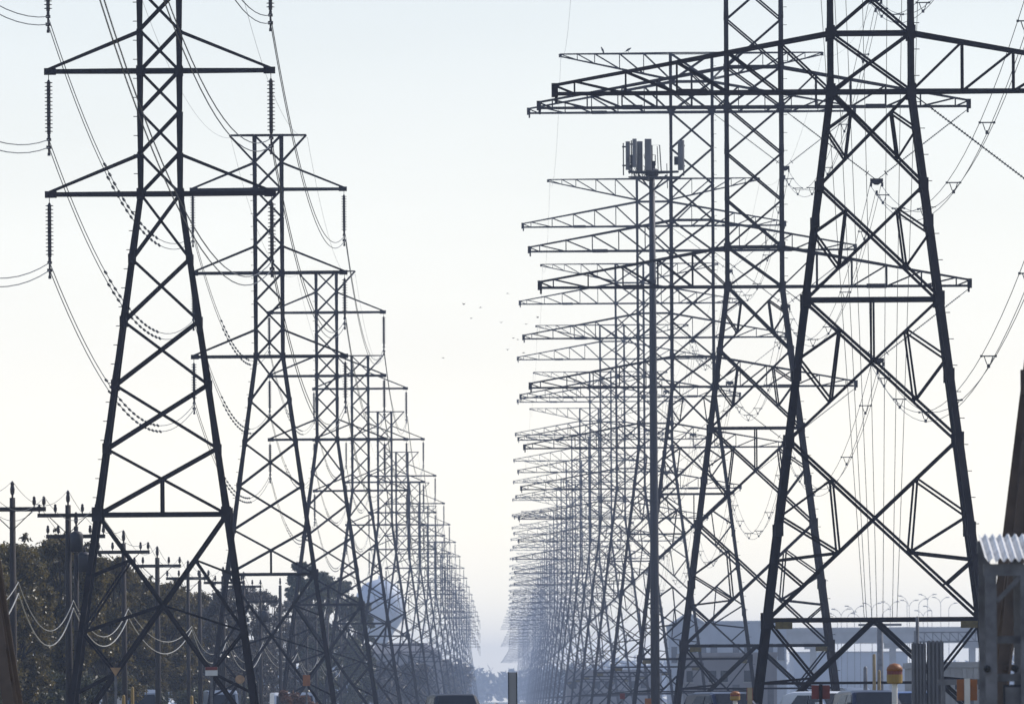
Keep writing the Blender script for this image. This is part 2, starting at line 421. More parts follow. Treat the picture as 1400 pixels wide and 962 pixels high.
def string_mb(b, top, discs):
    """suspension string below the arm tip: link, core, clamp (discs in the same mesh when discs is set)"""
    x, y, z = top
    b.bar((x, y, z - .05), (x, y, z - .36), .03)
    b.lathe([(.04, z - 2.55), (.075, z - 2.5), (.075, z - .42), (.03, z - .33)], 8, Matrix.Translation((x, y, 0)))
    b.box(x - .06, x + .06, y - .05, y + .05, z - 2.78, z - 2.55); b.box(x - .09, x + .09, y - .2, y + .2, z - 2.78, z - 2.68)
    b.box(x - .04, x + .04, y - .03, y + .03, z - 3.3, z - 2.78); b.box(x - .10, x + .10, y - .2, y + .2, z - 3.1, z - 2.98)
    b.box(x - .06, x + .06, y - .06, y + .06, z - 3.38, z - 3.26)
    if discs:
        for k in range(14):
            zz = z - .45 - k * .15
            b.lathe([(.05, zz + .055), (.062, zz + .03), (.16, zz + .008), (.15, zz - .014), (.05, zz - .012)], discs, Matrix.Translation((x, y, 0)))


def vstring(b, p0, p1, n):
    """long-rod insulator from p0 to p1 with sheds"""
    p0, p1 = Vector(p0), Vector(p1); b.bar(p0, p1, .045)
    m = frame(p0, p1, (0, 1, 0)); L = (p1 - p0).length
    for k in range(n):
        z = L * (.12 + .76 * k / max(1, n - 1)); b.lathe([(.02, z - .03), (.075, z - .012), (.02, z + .03)], 6, m)
    z = L * .9; b.lathe([(.03, z - .03), (.17, z - .02), (.17, z + .02), (.03, z + .03)], 8, m)


def make_pylon(P, name, level, steel='steel', v_side=None):
    """level 0: every member an object; 1: members joined per part; 2: one mesh for a far pylon"""
    slim = isinstance(P, Slim)
    if level == 2:
        b = MB()
        for part, arm, p0, p1, wd, hint in P.mem: b.bar(fam(p0), fam(p1), wd * U, None, hint)
        for part, arm, c, sx, sy, sz in P.plates:
            c = fam(c); b.box(c.x - sx * U / 2, c.x + sx * U / 2, c.y - sy * U / 2, c.y + sy * U / 2, max(0, c.z - sz * U / 2), c.z + sz * U / 2)
        if slim:
            for h in P.ARMS:
                for sd in (-1, 1): string_mb(b, fam(Vector((152 * sd, 0, h))), 0)
        else:
            for h in P.ARMS:
                for xx in (433, 58): vstring(b, fam(Vector((xx, 0, h))), fam(Vector((246, 0, h - 148))), 6)
                yk = fam(Vector((246, 0, h - 150))); b.box(yk.x - .33, yk.x + .33, yk.y - .06, yk.y + .06, yk.z - .12, yk.z + .18)
        return b.build(name, steel)
    root = bpy.data.objects.new(name, None); COL.objects.link(root)
    unit = UNIT if steel == 'steel' else UNIT_BROWN
    legs = {}; arms = {}; rest = []
    for mm in P.mem:
        part, arm = mm[0], mm[1]
        if part == 'leg': legs.setdefault(arm, []).append(mm)
        elif arm is not None: arms.setdefault(arm, []).append(mm)
        else: rest.append(mm)
    def plates(b, sel):
        for part, arm, c, sx, sy, sz in P.plates:
            if arm == sel:
                c = fam(c); b.box(c.x - sx * U / 2, c.x + sx * U / 2, c.y - sy * U / 2, c.y + sy * U / 2, max(0, c.z - sz * U / 2), c.z + sz * U / 2)
    for i, ms in legs.items():
        b = MB()
        for part, arm, p0, p1, wd, hint in ms: b.angle(fam(p0), fam(p1), wd * U, hint)
        plates(b, i); b.build('leg', steel, root)
    def single(mm, parent):
        part, arm, p0, p1, wd, hint = mm; a, c = fam(p0), fam(p1)
        o = put(part, unit, parent)
        o.matrix_local = frame(a, c, hint) @ Matrix.Diagonal((wd * U, wd * U, (c - a).length, 1.0))
    if level == 0:
        for mm in rest: single(mm, root)
    else:
        b = MB()
        for part, arm, p0, p1, wd, hint in rest: b.angle(fam(p0), fam(p1), wd * U, hint)
        tag(b.build('bracing', steel, root), kind='stuff')
    for key, ms in arms.items():
        b = MB()
        for mm in ms:
            if mm[0] == 'chord' or level == 1: b.angle(fam(mm[2]), fam(mm[3]), mm[4] * U, mm[5])
        plates(b, key); ao = b.build('crossarm', steel, root)
        if level == 0:
            for mm in ms:
                if mm[0] != 'chord': single(mm, ao)
    b = MB()
    for p, _ in P.bolts:
        p = fam(p); b.bar(p + Vector((-.11, 0, 0)), p + Vector((.11, 0, 0)), .03)
    tag(b.build('step_bolt', steel, root), kind='stuff')
    if slim:
        for h in P.ARMS:
            for sd in (-1, 1):
                top = fam(Vector((152 * sd, 0, h))); b = MB(); string_mb(b, (0, 0, 0), 0 if level == 0 else 8)
                so_ = b.build('insulator_string', 'porcelain', root, loc=top)
                if level == 0:
                    for k in range(14): put('disc', DISC, so_, (0, 0, -.45 - k * .15))
    else:
        for h in P.ARMS:
            for xx in (433, 58):
                b = MB(); vstring(b, fam(Vector((xx, 0, h - 4))), fam(Vector((246, 0, h - 148))), 40 if level == 0 else 20)
                b.build('insulator_string', 'polymer', root)
            yk = fam(Vector((246, 0, h - 150))); b = MB()
            b.add([(yk.x - .38, yk.y - .05, yk.z + .16), (yk.x + .38, yk.y - .05, yk.z + .16), (yk.x + .38, yk.y - .05, yk.z - .04), (yk.x + .1, yk.y - .05, yk.z - .22), (yk.x - .1, yk.y - .05, yk.z - .22), (yk.x - .38, yk.y - .05, yk.z - .04),
                   (yk.x - .38, yk.y + .05, yk.z + .16), (yk.x + .38, yk.y + .05, yk.z + .16), (yk.x + .38, yk.y + .05, yk.z - .04), (yk.x + .1, yk.y + .05, yk.z - .22), (yk.x - .1, yk.y + .05, yk.z - .22), (yk.x - .38, yk.y + .05, yk.z - .04)],
                  [(0, 5, 4, 3, 2, 1), (6, 7, 8, 9, 10, 11)] + [(i, (i + 1) % 6, 6 + (i + 1) % 6, 6 + i) for i in range(6)])
            for ox, oz in ((-.33, -.26), (.33, -.26), (0, -.74)): b.box(yk.x + ox - .06, yk.x + ox + .06, yk.y - .2, yk.y + .2, yk.z + oz - .06, yk.z + oz + .18)
            b.build('yoke_plate', 'steel', root)
        for sx in (-1, 1):
            c = fam(Vector((sx * 126, -P.hw(107) * DEPTH - 6, 100))); b = MB().box(c.x - .34, c.x + .34, c.y - .02, c.y, c.z - .16, c.z + .12)
            b.build('warning_plate', 'plate_dark', root)
    return root


LX, RX = -466 * U, 506 * U
ORD = ['', 'first', 'second', 'third', 'fourth', 'fifth', 'sixth', 'seventh', 'eighth', 'ninth', 'tenth', 'eleventh', 'twelfth']
NL, NR = 19, 33


def ydist(n): return D1 + (n - 1) * SPAN


def line_x(side, n):
    """both lines run straight; far off the right-hand one bends towards the middle"""
    if side == 'L': return LX
    return RX - max(0, n - 25) * 0.55


slim, broad = Slim(), Broad()
for side, P, name, cnt, sing in (('L', slim, 'slim_pylon', NL, 'slim steel lattice pylon with single-beam arms'), ('R', broad, 'broad_pylon', NR, 'broad steel lattice pylon with long truss arms')):
    row = 'left row' if side == 'L' else 'right row'
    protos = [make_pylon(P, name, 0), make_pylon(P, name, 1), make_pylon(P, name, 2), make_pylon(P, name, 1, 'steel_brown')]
    index_kids(); used = set()
    for n in range(0, cnt + 1):
        lv = 3 if n == 0 else 0 if n <= 3 else 1 if n <= 8 else 2
        if lv in used: o = copy_tree(protos[lv])
        else: o = protos[lv]; used.add(lv)
        o.location = (line_x(side, n) + ({'L': -.42, 'R': .28}[side] if n == 0 else rng.uniform(-.12, .12) if n > 1 else 0), ydist(n), 0)
        if n > 1: o.rotation_euler = (0, rng.uniform(-.0012, .0012), rng.uniform(-.02, .02)); o.scale = (1, 1, rng.uniform(.998, 1.002))
        if n == 0:
            lab = ('weathered lattice pylon cut off by the frame, one leg showing at the lower left corner' if side == 'L'
                   else 'brown lattice pylon mostly out of frame, one leg rising behind the corrugated canopy')
        elif n <= 12: lab = '%s %s of the %s, counted from the front' % (ORD[n], sing.replace('steel ', ''), row)
        else: lab = 'tiny hazy %s far down the %s, past the twelfth' % (sing.split(' with')[0], row)
        tag(o, lab, 'pylon', 'pylons of the ' + row)

# ------------------------------------------------------------------ conductors
def span_pts(a, b, sag, n=22):
    a, b = Vector(a), Vector(b)
    return [a.lerp(b, i / n) - Vector((0, 0, sag * 4 * (i / n) * (1 - i / n))) for i in range(n)] 


def run(att, sag):
    pts = []
    for a, b in zip(att, att[1:]): pts += span_pts(a, b, sag)
    return pts + [Vector(att[-1])]


SAGL, SAGR = 118 * U, 176 * U
NAMES = ('lower', 'middle', 'upper')
for k, h in enumerate(slim.ARMS):
    for sd, sn in ((-1, 'left'), (1, 'right')):
        att = [Vector((line_x('L', n) + 152 * U * sd, ydist(n), EYE + h * U)) for n in range(0, 15)]
        t = thing('conductor_bundle', 'twin black wires slung from the %s %s arms of the left pylon row' % (NAMES[k], sn), 'power line', att[0], 'conductors of the left pylon row')
        for dz in (-2.73, -3.04):
            pts = [p + Vector((0, 0, dz)) - att[0] for p in run(att, SAGL)]
            MB().tube(pts, .020, 5, caps=False).build('wire', 'wire', t)
            if sd < 0:
                b = MB()
                for q in range(0, 7):
                    for j in range(13):
                        f = .30 + .36 * j / 12 + (.02 if dz < -3 else 0)
                        p = att[q].lerp(att[q + 1], f) + Vector((0, 0, dz - SAGL * 4 * f * (1 - f))) - att[0]
                        rr = .062 if q < 3 else .05; ln = 1.0
                        b.tube([p + Vector((0, -ln, 0)), p + Vector((0, -ln * .5, 0)), p + Vector((0, ln * .5, 0)), p + Vector((0, ln, 0))], rr, 6)
                tag(b.build('bead', 'wire', t), kind='stuff')
for sd, sn in ((-1, 'left'), (1, 'right')):
    att = [Vector((LX + 77 * U * sd, ydist(n), EYE + 1133 * U)) for n in range(0, 12)]
    o = MB().tube([p - att[0] for p in run(att, SAGL * .8)], .008, 4, caps=False).build('ground_wire', 'wire', loc=att[0])
    tag(o, 'thin single wire along the %s peak tips of the left pylon row' % sn, 'power line', 'shield wires')
for k, h in enumerate(broad.ARMS):
    att = [Vector((line_x('R', n) + 246 * U, ydist(n), EYE + (h - 150) * U)) for n in range(0, 15)]
    t = thing('conductor_bundle', 'three-wire bundle hung from the %s right arms of the right pylon row' % NAMES[k], 'power line', att[0], 'conductors of the right pylon row')
    for ox, oz in ((-.33, -.26), (.33, -.26), (0, -.74)):
        MB().tube([p + Vector((ox, 0, oz)) - att[0] for p in run(att, SAGR)], .017, 5, caps=False).build('wire', 'wire', t)
    sp = MB(); sp.bar((-.38, 0, -.26), (.38, 0, -.26), .055); sp.bar((-.20, 0, -.26), (-.08, 0, -.62), .04); sp.bar((.20, 0, -.26), (.08, 0, -.62), .04); sp.box(-.07, .07, -.08, .08, -.79, -.62)
    for ox in (-.33, .33): sp.box(ox - .05, ox + .05, -.09, .09, -.31, -.21)
    sme = sp.mesh('spacer', 'wire')
    for q in range(0, 7):
        for f in ((.10, .28, .46, .64, .82, .94) if q < 5 else (.3, .7)):
            put('spacer', sme, t, att[q].lerp(att[q + 1], f) - Vector((0, 0, SAGR * 4 * f * (1 - f))) - att[0])
for sd, sn in ((-1, 'left'), (1, 'right')):
    att = [Vector((line_x('R', n) + 346 * U * sd, ydist(n), EYE + 1704 * U)) for n in range(0, 12)]
    o = MB().tube([p - att[0] for p in run(att, SAGR * .7)], .008, 4, caps=False).build('ground_wire', 'wire', loc=att[0])
    tag(o, 'thin single wire along the %s peak tips of the right pylon row' % sn, 'power line', 'shield wires')
# a bundle of steep service wires seen nearly end-on, ending at the grey terminal pole
ends = [((1107, 1182), .6), ((1130, 1185), .8), ((1147, 1192), .6), ((1174, 1199), .9), ((1214, 1207), .6), ((1236, 1220), .8), ((1262, 1226), .6)]
for wi, ((xa, xb), dz) in enumerate(ends):
    a0 = W(xa, -230, 459.4); b = W(xb, 850, 1000)
    pts = [a0.lerp(b, i / 30) - Vector((0, 0, dz * 4 * (i / 30) * (1 - i / 30))) for i in range(31)]
    o = MB().tube([p - a0 for p in pts], .012, 4, r1=.028, caps=False).build('service_wire', 'wire', loc=a0)
    tag(o, ('leftmost', 'second from left', 'third from left', 'middle one', 'third from right', 'second from right', 'rightmost')[wi] + ' of the seven steep thin wires seen through the first broad pylon', 'wire', 'steep wires at the right')

# ------------------------------------------------------------------ cell mast
def mast():
    d = 760.0; base = W(896, 957, d); x0 = base.x; k = d / FPX
    t = thing('cell_mast', 'dark steel monopole cell mast with antenna panels on its head frame', 'cell tower', (x0, d, 0))
    H = (957 - 236) * k + EYE
    b = MB(); b.lathe([(.31, 0), (.29, H * .3), (.24, H * .7), (.19, H)], 20); b.build('pole', 'mono', t, True)
    for q in range(1, 5):
        z = H * q / 5; r = .31 - .12 * q / 5
        MB().lathe([(r, z - .15), (r + .035, z - .14), (r + .035, z + .14), (r, z + .15)], 20).build('joint_collar', 'mono', t)
    b = MB(); hw = 1.75; fz = H - .05
    tri = [Vector((1.75, -.6, fz)), Vector((-1.55, -.9, fz)), Vector((-.1, 1.7, fz))]
    for i in range(3): b.tube([tri[i], tri[(i + 1) % 3]], .07, 6); b.tube([tri[i] + Vector((0, 0, -.35)), tri[(i + 1) % 3] + Vector((0, 0, -.35))], .05, 6)
    for p in tri: b.tube([(0, 0, fz), p], .08, 6); b.tube([(0, 0, fz - 1.3), p * .55 + Vector((0, 0, fz * .45 - .2))], .055, 6)
    b.lathe([(.34, fz - .3), (.45, fz - .2), (.45, fz + .15), (.3, fz + .25)], 14)
    b.box(-.22, .22, -.2, .2, fz + .25, fz + .75)
    b.build('head_frame', 'mono', t)
    # antenna panels: x offset, y, width, z0, z1, yaw
    pans = [(-1.62, -.4, .22, .15, 2.05, 70), (-1.17, -.95, .18, .3, 2.2, 40), (-.80, -.5, .36, .0, 2.05, 20), (-.25, -1.0, .46, .1, 2.18, 0), (1.95, -.5, .40, .1, 2.1, -35)]
    for x, y, wd, z0, z1, yaw in pans:
        m = Matrix.Translation((x, y, fz)) @ Matrix.Rotation(R(yaw), 4, 'Z'); b = MB()
        dp = .16; pr = [(-wd / 2, -dp * .3), (-wd * .38, -dp), (wd * .38, -dp), (wd / 2, -dp * .3), (wd / 2, dp * .6), (-wd / 2, dp * .6)]
        vs = [m @ Vector((px, py, z)) for z in (z0, z1) for px, py in pr]
        b.add(vs, [(0, 5, 4, 3, 2, 1), (6, 7, 8, 9, 10, 11)] + [(i, (i + 1) % 6, 6 + (i + 1) % 6, 6 + i) for i in range(6)])
        po = b.build('antenna_panel', 'panel', t)
        MB().tube([m @ Vector((0, dp + .14, z0 - .35)), m @ Vector((0, dp + .14, z1 - .1))], .045, 6).build('mount_pipe', 'mono', po)
        br = MB()
        for z in (z0 + .3, z1 - .35): br.box(-.07, .07, dp * .6, dp + .2, z - .05, z + .05, m)
        br.build('bracket', 'mono', po)
    # empty mounting frames and radio units beside the panels
    b = MB()
    b.tube([(.02, -.6, fz + .1), (.02, -.6, fz + 1.78), (.52, -.6, fz + 1.78), (.62, -.6, fz)], .04, 6); b.tube([(.42, -.6, fz), (.36, -.6, fz + 1.7)], .03, 6)
    b.tube([(-.05, -.9, fz + 1.12), (.22, -.9, fz + 1.12), (.22, -.9, fz + .4)], .035, 6); b.tube([(1.03, -.6, fz - 1.1), (.99, -.6, fz + .55)], .03, 6)
    b.build('empty_mount', 'mono', t)
    for x, y, z in ((-.8, -.1, .75), (-1.3, .1, .9), (1.62, -.3, .75), (-.8, -.1, .25)):
        b = MB(); b.box(x - .13, x + .13, y - .1, y + .1, fz + z - .28, fz + z + .28)
        for q in range(4): b.box(x - .12 + q * .075, x - .10 + q * .075, y - .13, y - .1, fz + z - .26, fz + z + .26)
        b.build('radio_unit', 'mono', t)
    b = MB()
    for i in range(8):
        x = -1.4 + i * .17; b.tube([(x, -.4, fz + .1), (x + .1, -.5, fz - .35 - .12 * rng.random()), (x + .3, -.3, fz - .4), (-.2, -.25, fz - .6)], .022, 5)
    for i in range(26):
        x = rng.uniform(-1.6, -.1); z = fz + rng.uniform(-.25, 1.3); b.tube([(x, rng.uniform(-.9, -.2), z), (x + rng.uniform(-.25, .25), -.5, z - rng.uniform(.1, .4)), (x + rng.uniform(-.2, .3), -.3, fz - .1)], .022, 5)
    for z in range(3, int(H), 1): b.box(.16, .30, -.02, .02, z, z + .03)
    b.tube([(0, -.31, .5), (0, -.26, H * .5), (0, -.19, H - .5)], .035, 6)
    b.build('cable_loom', 'tyre', t)
mast()

# ------------------------------------------------------------------ wooden utility poles on the left
POLES = [(-75, 655, 1.26, 1, ''), (17, 680, 1.12, 1, ''), (93, 690, .995, 1, ''), (104, 719, .975, 1, ''), (169, 742, .868, 1, ''), (215, 762, .79, 1, ''), (257, 780, .72, 1, ''), (273, 793, .695, 0, ''),
         (305, 787, .64, 1, ''), (333, 793, .595, 1, ''), (356, 814, .557, 1, ''), (383, 800, .53, 0, ''), (403, 836, .478, 1, ''), (419, 838, .45, 1, ''), (432, 840, .43, 1, ''), (448, 846, .40, 0, ''), (466, 852, .375, 1, ''), (486, 858, .35, 0, '')]
PO = ['with only its arm tip in the picture at the left edge', 'standing just right of the leaning corner leg', 'tallest of the two close together left of the first slim pylon', 'shorter of the two close together left of the first slim pylon',
      'just inside the left leg of the first slim pylon', 'framed by the first slim pylon, left of its brace crossing', 'framed by the first slim pylon, right of its brace crossing', 'without crossarm beside the right leg of the first slim pylon']
top_att = {}
for i, (px, py, s, arm, _) in enumerate(POLES):
    d = D1 / s; p = W(px, py, d); H = p.z
    if i == 0: top_att[0] = (Vector((p.x, d, H)), .13); continue    # outside the frame: only its wires are seen
    lab = 'dark wooden utility pole ' + (PO[i] if i < len(PO) else '%s in the row behind the first slim pylon, toward the haze' % ORD[i - len(PO) + 1])
    t = thing('utility_pole', lab, 'utility pole', (p.x, d, 0), 'wooden utility poles along the trees')
    r0 = .125 + .015 * (i % 3); b = MB(); b.lathe([(r0, 0), (r0 * .92, H * .4), (r0 * .72, H)], 10); b.build('pole', 'wood', t, True)
    pin = MB(); pin.lathe([(.03, H - .1), (.04, H + .1), (.075, H + .16), (.085, H + .3), (.06, H + .44), (.07, H + .5), (.035, H + .58)], 8); pin.build('pin_insulator', 'porcelain', t)
    if arm:
        za = H - .42; hw = 1.22; yaw = rng.uniform(-.08, .08); m = Matrix.Rotation(yaw, 4, 'Z')
        b = MB(); b.box(-hw, hw, -r0 - .1, -r0 + .02, za - .08, za + .08, m); ao = b.build('crossarm', 'wood', t)
        b = MB()
        for sd in (-1, 1): b.bar(m @ Vector((sd * .72, -r0 - .03, za - .08)), m @ Vector((sd * .05, -r0 - .03, za - .72)), .035)
        b.build('arm_brace', 'steel', ao)
        for x in (-hw + .07, -hw + .5 if i % 2 else -.5, hw - .07, hw - .42 if i % 3 == 1 else .6):
            q = MB(); q.lathe([(.02, za + .08), (.025, za + .14), (.065, za + .18), (.07, za + .3), (.05, za + .36), (.055, za + .42), (.025, za + .46)], 8, m @ Matrix.Translation((x, -r0 - .04, 0))); q.build('pin_insulator', 'porcelain', t)
    if i in (2, 3, 10):
        b = MB(); b.lathe([(.02, H - 1.9), (.26, H - 1.88), (.27, H - 1.2), (.20, H - 1.1), (.06, H - 1.05)], 12, Matrix.Translation((.34, -.2, 0))); b.lathe([(.03, H - 1.08), (.05, H - 1.0), (.03, H - .8)], 6, Matrix.Translation((.34, -.2, 0))); b.build('transformer', 'mono', t, True)
    top_att[i] = (Vector((p.x, d, H)), r0)
seq = [0, 1, 2, 4, 5, 6, 8, 9, 10, 12, 13, 14, 16]
for nm, ox, dz, lab in (('overhead_wire', 0, .6, 'thin wire over the tops of the wooden poles'), ('overhead_wire', -1.15, .02, 'thin wire along the left ends of the wooden crossarms'), ('overhead_wire', 1.15, .02, 'thin wire along the right ends of the wooden crossarms')):
    att = [top_att[i][0] + Vector((ox, -.2 if ox else 0, dz)) for i in seq]
    o = MB().tube([p - att[0] for p in run(att, .75)], .011, 4, caps=False).build(nm, 'wire', loc=att[0]); tag(o, lab, 'wire', 'wires of the wooden pole line')
seq = [0, 1, 2, 4, 6, 8, 10, 12, 14, 16]
for q, (z, sag, r) in enumerate(((5.75, 1.35, .018), (5.45, 1.5, .024))):
    att = [Vector((top_att[i][0].x + .2, top_att[i][0].y - .2, z + .12 * math.sin(i * 2.1 + q))) for i in seq]
    pts = []
    for j, (a, b_) in enumerate(zip(att, att[1:])): pts += span_pts(a, b_, sag * (.8 + .4 * rng.random()))
    o = MB().tube([p - att[0] for p in pts + [att[-1]]], r, 6, caps=False).build('telephone_cable', 'cable', loc=att[0])
    tag(o, ('upper, thinner', 'lower, thicker')[q] + ' of the two pale sagging cables low on the wooden poles', 'cable', 'telephone cables on the wooden poles')

# ------------------------------------------------------------------ trees
def leaves(centres, radii, n, size, seed, name, m, parent, flat=1.0, shell=.55):
    """many small leaf quads scattered through clumps of the crown"""
    r = np.random.default_rng(seed); centres = np.array(centres, float); radii = np.array(radii, float)
    p = radii ** 2; idx = r.choice(len(centres), n, p=p / p.sum())
    dirs = r.normal(size=(n, 3)); dirs /= np.linalg.norm(dirs, axis=1)[:, None]
    rad = radii[idx] * (shell + (1 - shell) * r.random(n)) * (1 + .18 * r.normal(size=n)); dirs[:, 2] *= flat
    c = centres[idx] + dirs * rad[:, None]
    a = r.normal(size=(n, 3)); a /= np.linalg.norm(a, axis=1)[:, None]
    b = np.cross(a, r.normal(size=(n, 3))); b /= np.linalg.norm(b, axis=1)[:, None]
    s = size * (.55 + .9 * r.random(n))[:, None]
    v = np.stack([c - a * s, c + b * s * .45, c + a * s, c - b * s * .45], 1).reshape(-1, 3)
    v[:, 2] = np.maximum(v[:, 2], .05)
    me = bpy.data.meshes.new(name); me.vertices.add(4 * n); me.vertices.foreach_set('co', v.astype(np.float32).ravel())
    me.loops.add(4 * n); me.loops.foreach_set('vertex_index', np.arange(4 * n, dtype=np.int32))
    me.polygons.add(n); me.polygons.foreach_set('loop_start', np.arange(0, 4 * n, 4, dtype=np.int32)); me.polygons.foreach_set('loop_total', np.full(n, 4, np.int32))
    me.materials.append(M[m]); me.update(); me.validate()
    return put(name, me, parent)


def tree(name, label, loc, h, wd, base, n, size, m, seed, group='trees along the left side', bark='bark', style='round', dens=1.0):
    r = random.Random(seed); t = thing(name, label, 'tree', loc, group)
    b = MB(); tr = .035 * h * .7
    lean = Vector((r.uniform(-.3, .3), r.uniform(-.3, .3), 0))
    topz = h * (.55 if style == 'round' else .86)
    sp = [Vector((0, 0, 0)), Vector((0, 0, topz * .35)) + lean * .4, Vector((0, 0, topz)) + lean]
    b.tube(sp, tr, 8, r1=tr * .35)
    cs, rs = [], []
    k = 70 if style == 'round' else 34
    for i in range(k):
        if style == 'pine':
            f = (i + .5) / k; z = base + (h - base) * (f ** .7); ww = wd * (.55 + .45 * math.sin(math.pi * min(1, f * 1.1))) * (.6 if f > .9 else 1)
            a = r.uniform(0, 6.283); q = r.uniform(.3, 1) * ww * .5; c = Vector((math.cos(a) * q, math.sin(a) * q, min(z, h - .12 * wd))) + lean; rad = wd * r.uniform(.07, .13)
        else:
            a = r.uniform(0, 6.283); f = r.random(); z = base + (h - base) * f
            ww = math.sqrt(max(.08, 1 - (2 * f - .85) ** 2 / 1.5)) * wd * .5
            q = ww * math.sqrt(r.uniform(.05, 1)) * r.uniform(.85, 1.1); rad = wd * r.uniform(.09, .19); c = Vector((math.cos(a) * q, math.sin(a) * q, min(z, h - rad * .8))) + lean
        cs.append(c); rs.append(rad)
        for _ in range(2): cs.append(c + Vector((r.gauss(0, .6), r.gauss(0, .6), r.gauss(.1, .5))) * rad); rs.append(rad * r.uniform(.25, .5))
        s0 = sp[1].lerp(sp[2], r.random()); b.tube([s0, s0.lerp(c, .55) + Vector((0, 0, .12 * wd * r.random())), c], tr * .3, 5, r1=tr * .06)
    b.build('trunk', bark, t)
    leaves(cs, rs, int(n * dens), size, seed, 'crown', m, t, .8, .15)
    return t


def tree_px(px, py, s, wpx, name, label, n, size, m, seed, base=None, **kw):
    d = D1 / s; p = W(px, py, d); wd = wpx * d / FPX
    return tree(name, label, (p.x, d, 0), p.z, wd, base if base else p.z * .28, n, size, m, seed, **kw)


OAKS = [(-70, 745, 1.06, 190, 'olive oak at the left edge, behind the leaning corner leg'), (18, 742, .98, 130, 'olive oak between the leaning corner leg and the two close poles'), (82, 730, .93, 110, 'tallest olive oak of the left hedge line, behind the two close poles'),
        (140, 762, .86, 100, 'olive oak behind the left leg of the first slim pylon'), (176, 783, .78, 95, 'olive oak behind the pole just inside the first slim pylon'), (222, 796, .72, 90, 'olive oak under the brace crossing of the first slim pylon'),
        (262, 808, .66, 80, 'olive oak right of the brace crossing of the first slim pylon'), (-15, 752, .80, 120, 'shaded oak of the back row at the left edge'), (52, 745, .76, 110, 'shaded oak of the back row between the two close poles and the corner leg'),
        (112, 762, .72, 100, 'shaded oak of the back row right of the two close poles'), (160, 788, .68, 90, 'shaded oak of the back row by the left leg of the first slim pylon'), (200, 800, .64, 90, 'shaded oak of the back row left of the brace crossing'), (245, 810, .60, 90, 'shaded oak of the back row right of the brace crossing'), (290, 818, .56, 70, 'shaded oak of the back row by the right leg of the first slim pylon')]
for i, (px, py, s, wp, lab) in enumerate(OAKS):
    tree_px(px, py, s * .87, wp, 'oak_tree', lab, 56000, .09, 'leaf_oak', 20 + i, base=1.9)
BARE = [(300, 806, .58, 66), (325, 800, .53, 60), (350, 806, .49, 56), (374, 812, .46, 52), (398, 818, .43, 56)]
for i, (px, py, s, wp) in enumerate(BARE):
    tree_px(px, py, s, wp, 'bare_tree', ['greyish thin', 'greyish tall', 'greyish', 'greyish low', 'greyish broad'][i] + ' winter tree %s between the oaks and the tall pine' % ORD[i + 1], 14000, .12, 'leaf_bare', 40 + i, base=1.0, dens=.8)
tree_px(412, 766, .42, 62, 'pine_tree', 'tall dark pine with flat crown behind the second slim pylon', 16000, .18, 'leaf_pine', 50, base=5.5, style='pine')
DENSE = [(440, 780, .38, 58, 'rounded dark tree joined to the right of the pine'), (470, 794, .36, 62, 'broad dark green tree left of the pale water tower'), (489, 818, .345, 40, 'low dark green tree at the foot of the water tower'),
         (425, 830, .39, 50, 'low dark tree under the pine crown')]
for i, (px, py, s, wp, lab) in enumerate(DENSE):
    tree_px(px, py, s, wp, 'dense_tree', lab, 20000, .19, 'leaf_dark', 60 + i, base=1.0)
FAR = [(520, 905, .27, 60), (548, 915, .24, 50), (575, 912, .21, 50), (604, 902, .18, 46), (626, 905, .15, 44), (560, 908, .26, 46)]
for i, (px, py, s, wp) in enumerate(FAR):
    tree_px(px, py, s, wp, 'hazy_tree', ['bluish tree below the water tower', 'bluish tree in front of the gabled house', 'bluish tree at the right end of the house roof', 'bluish tree beyond the gabled house', 'bluish tree nearest the gap between the pylon rows', 'bluish bare tree right below the house roof ridge'][i], 5000, .42, 'leaf_bare', 70 + i, base=.8)
b = None
cs, rs = [], []
r = random.Random(5)
for i in range(420):
    x = -900 + i * 4.2 + r.uniform(-4, 4); hh = r.uniform(24, 29) + 3 * math.sin(i * .11); cs.append((x, 7500 + r.uniform(-150, 150), hh * .45)); rs.append(hh * .5)
fo = leaves(cs, rs, 80000, 2.6, 9, 'far_woods', 'leaf_dark', None, 1.0, .2)
tag(fo, 'blue hazy band of woods along the horizon', 'woods', kind='stuff')
def shrub(px, py, s, wpx, n, size, m, seed, label):
    d = D1 / s; p = W(px, py, d); wd = wpx * d / FPX; r = random.Random(seed)
    t = thing('shrub', label, 'shrub', (p.x, d, 0), 'shrubs under the trees')
    cs = [(r.uniform(-.5, .5) * wd, r.uniform(-.4, .4) * wd, p.z * r.uniform(.2, .8)) for _ in range(12)]
    b = MB()
    for c in cs: b.tube([(c[0] * .2, c[1] * .2, 0), c], .05, 5, r1=.015)
    b.build('stem', 'bark', t); leaves(cs, [wd * r.uniform(.12, .2) for _ in cs], n, size, seed, 'foliage', m, t)
SH = [(40, 915, .94, 80, 'dark shrub at the foot of the leaning corner leg'), (75, 905, .92, 60, 'dark shrub right of the leaning corner leg'), (125, 912, .86, 70, 'dark shrub behind the left foot of the first slim pylon'), (185, 916, .78, 60, 'dark shrub under the oaks inside the first slim pylon'), (240, 918, .72, 60, 'dark shrub near the right foot of the first slim pylon'), (310, 922, .60, 60, 'dark shrub by the red and white sign')]
for i, (px, py, s, wp, lab) in enumerate(SH): shrub(px, py, s * .9, wp * 1.2, 9000, .12, 'leaf_dark', 80 + i, lab)
shrub(405, 938, .62, 42, 5000, .11, 'leaf_rust', 90, 'rust brown bush at the bottom, left of the second slim pylon')
shrub(683, 953, .98, 16, 1200, .08, 'leaf_rust', 91, 'small brown clump left of the grey marker post')

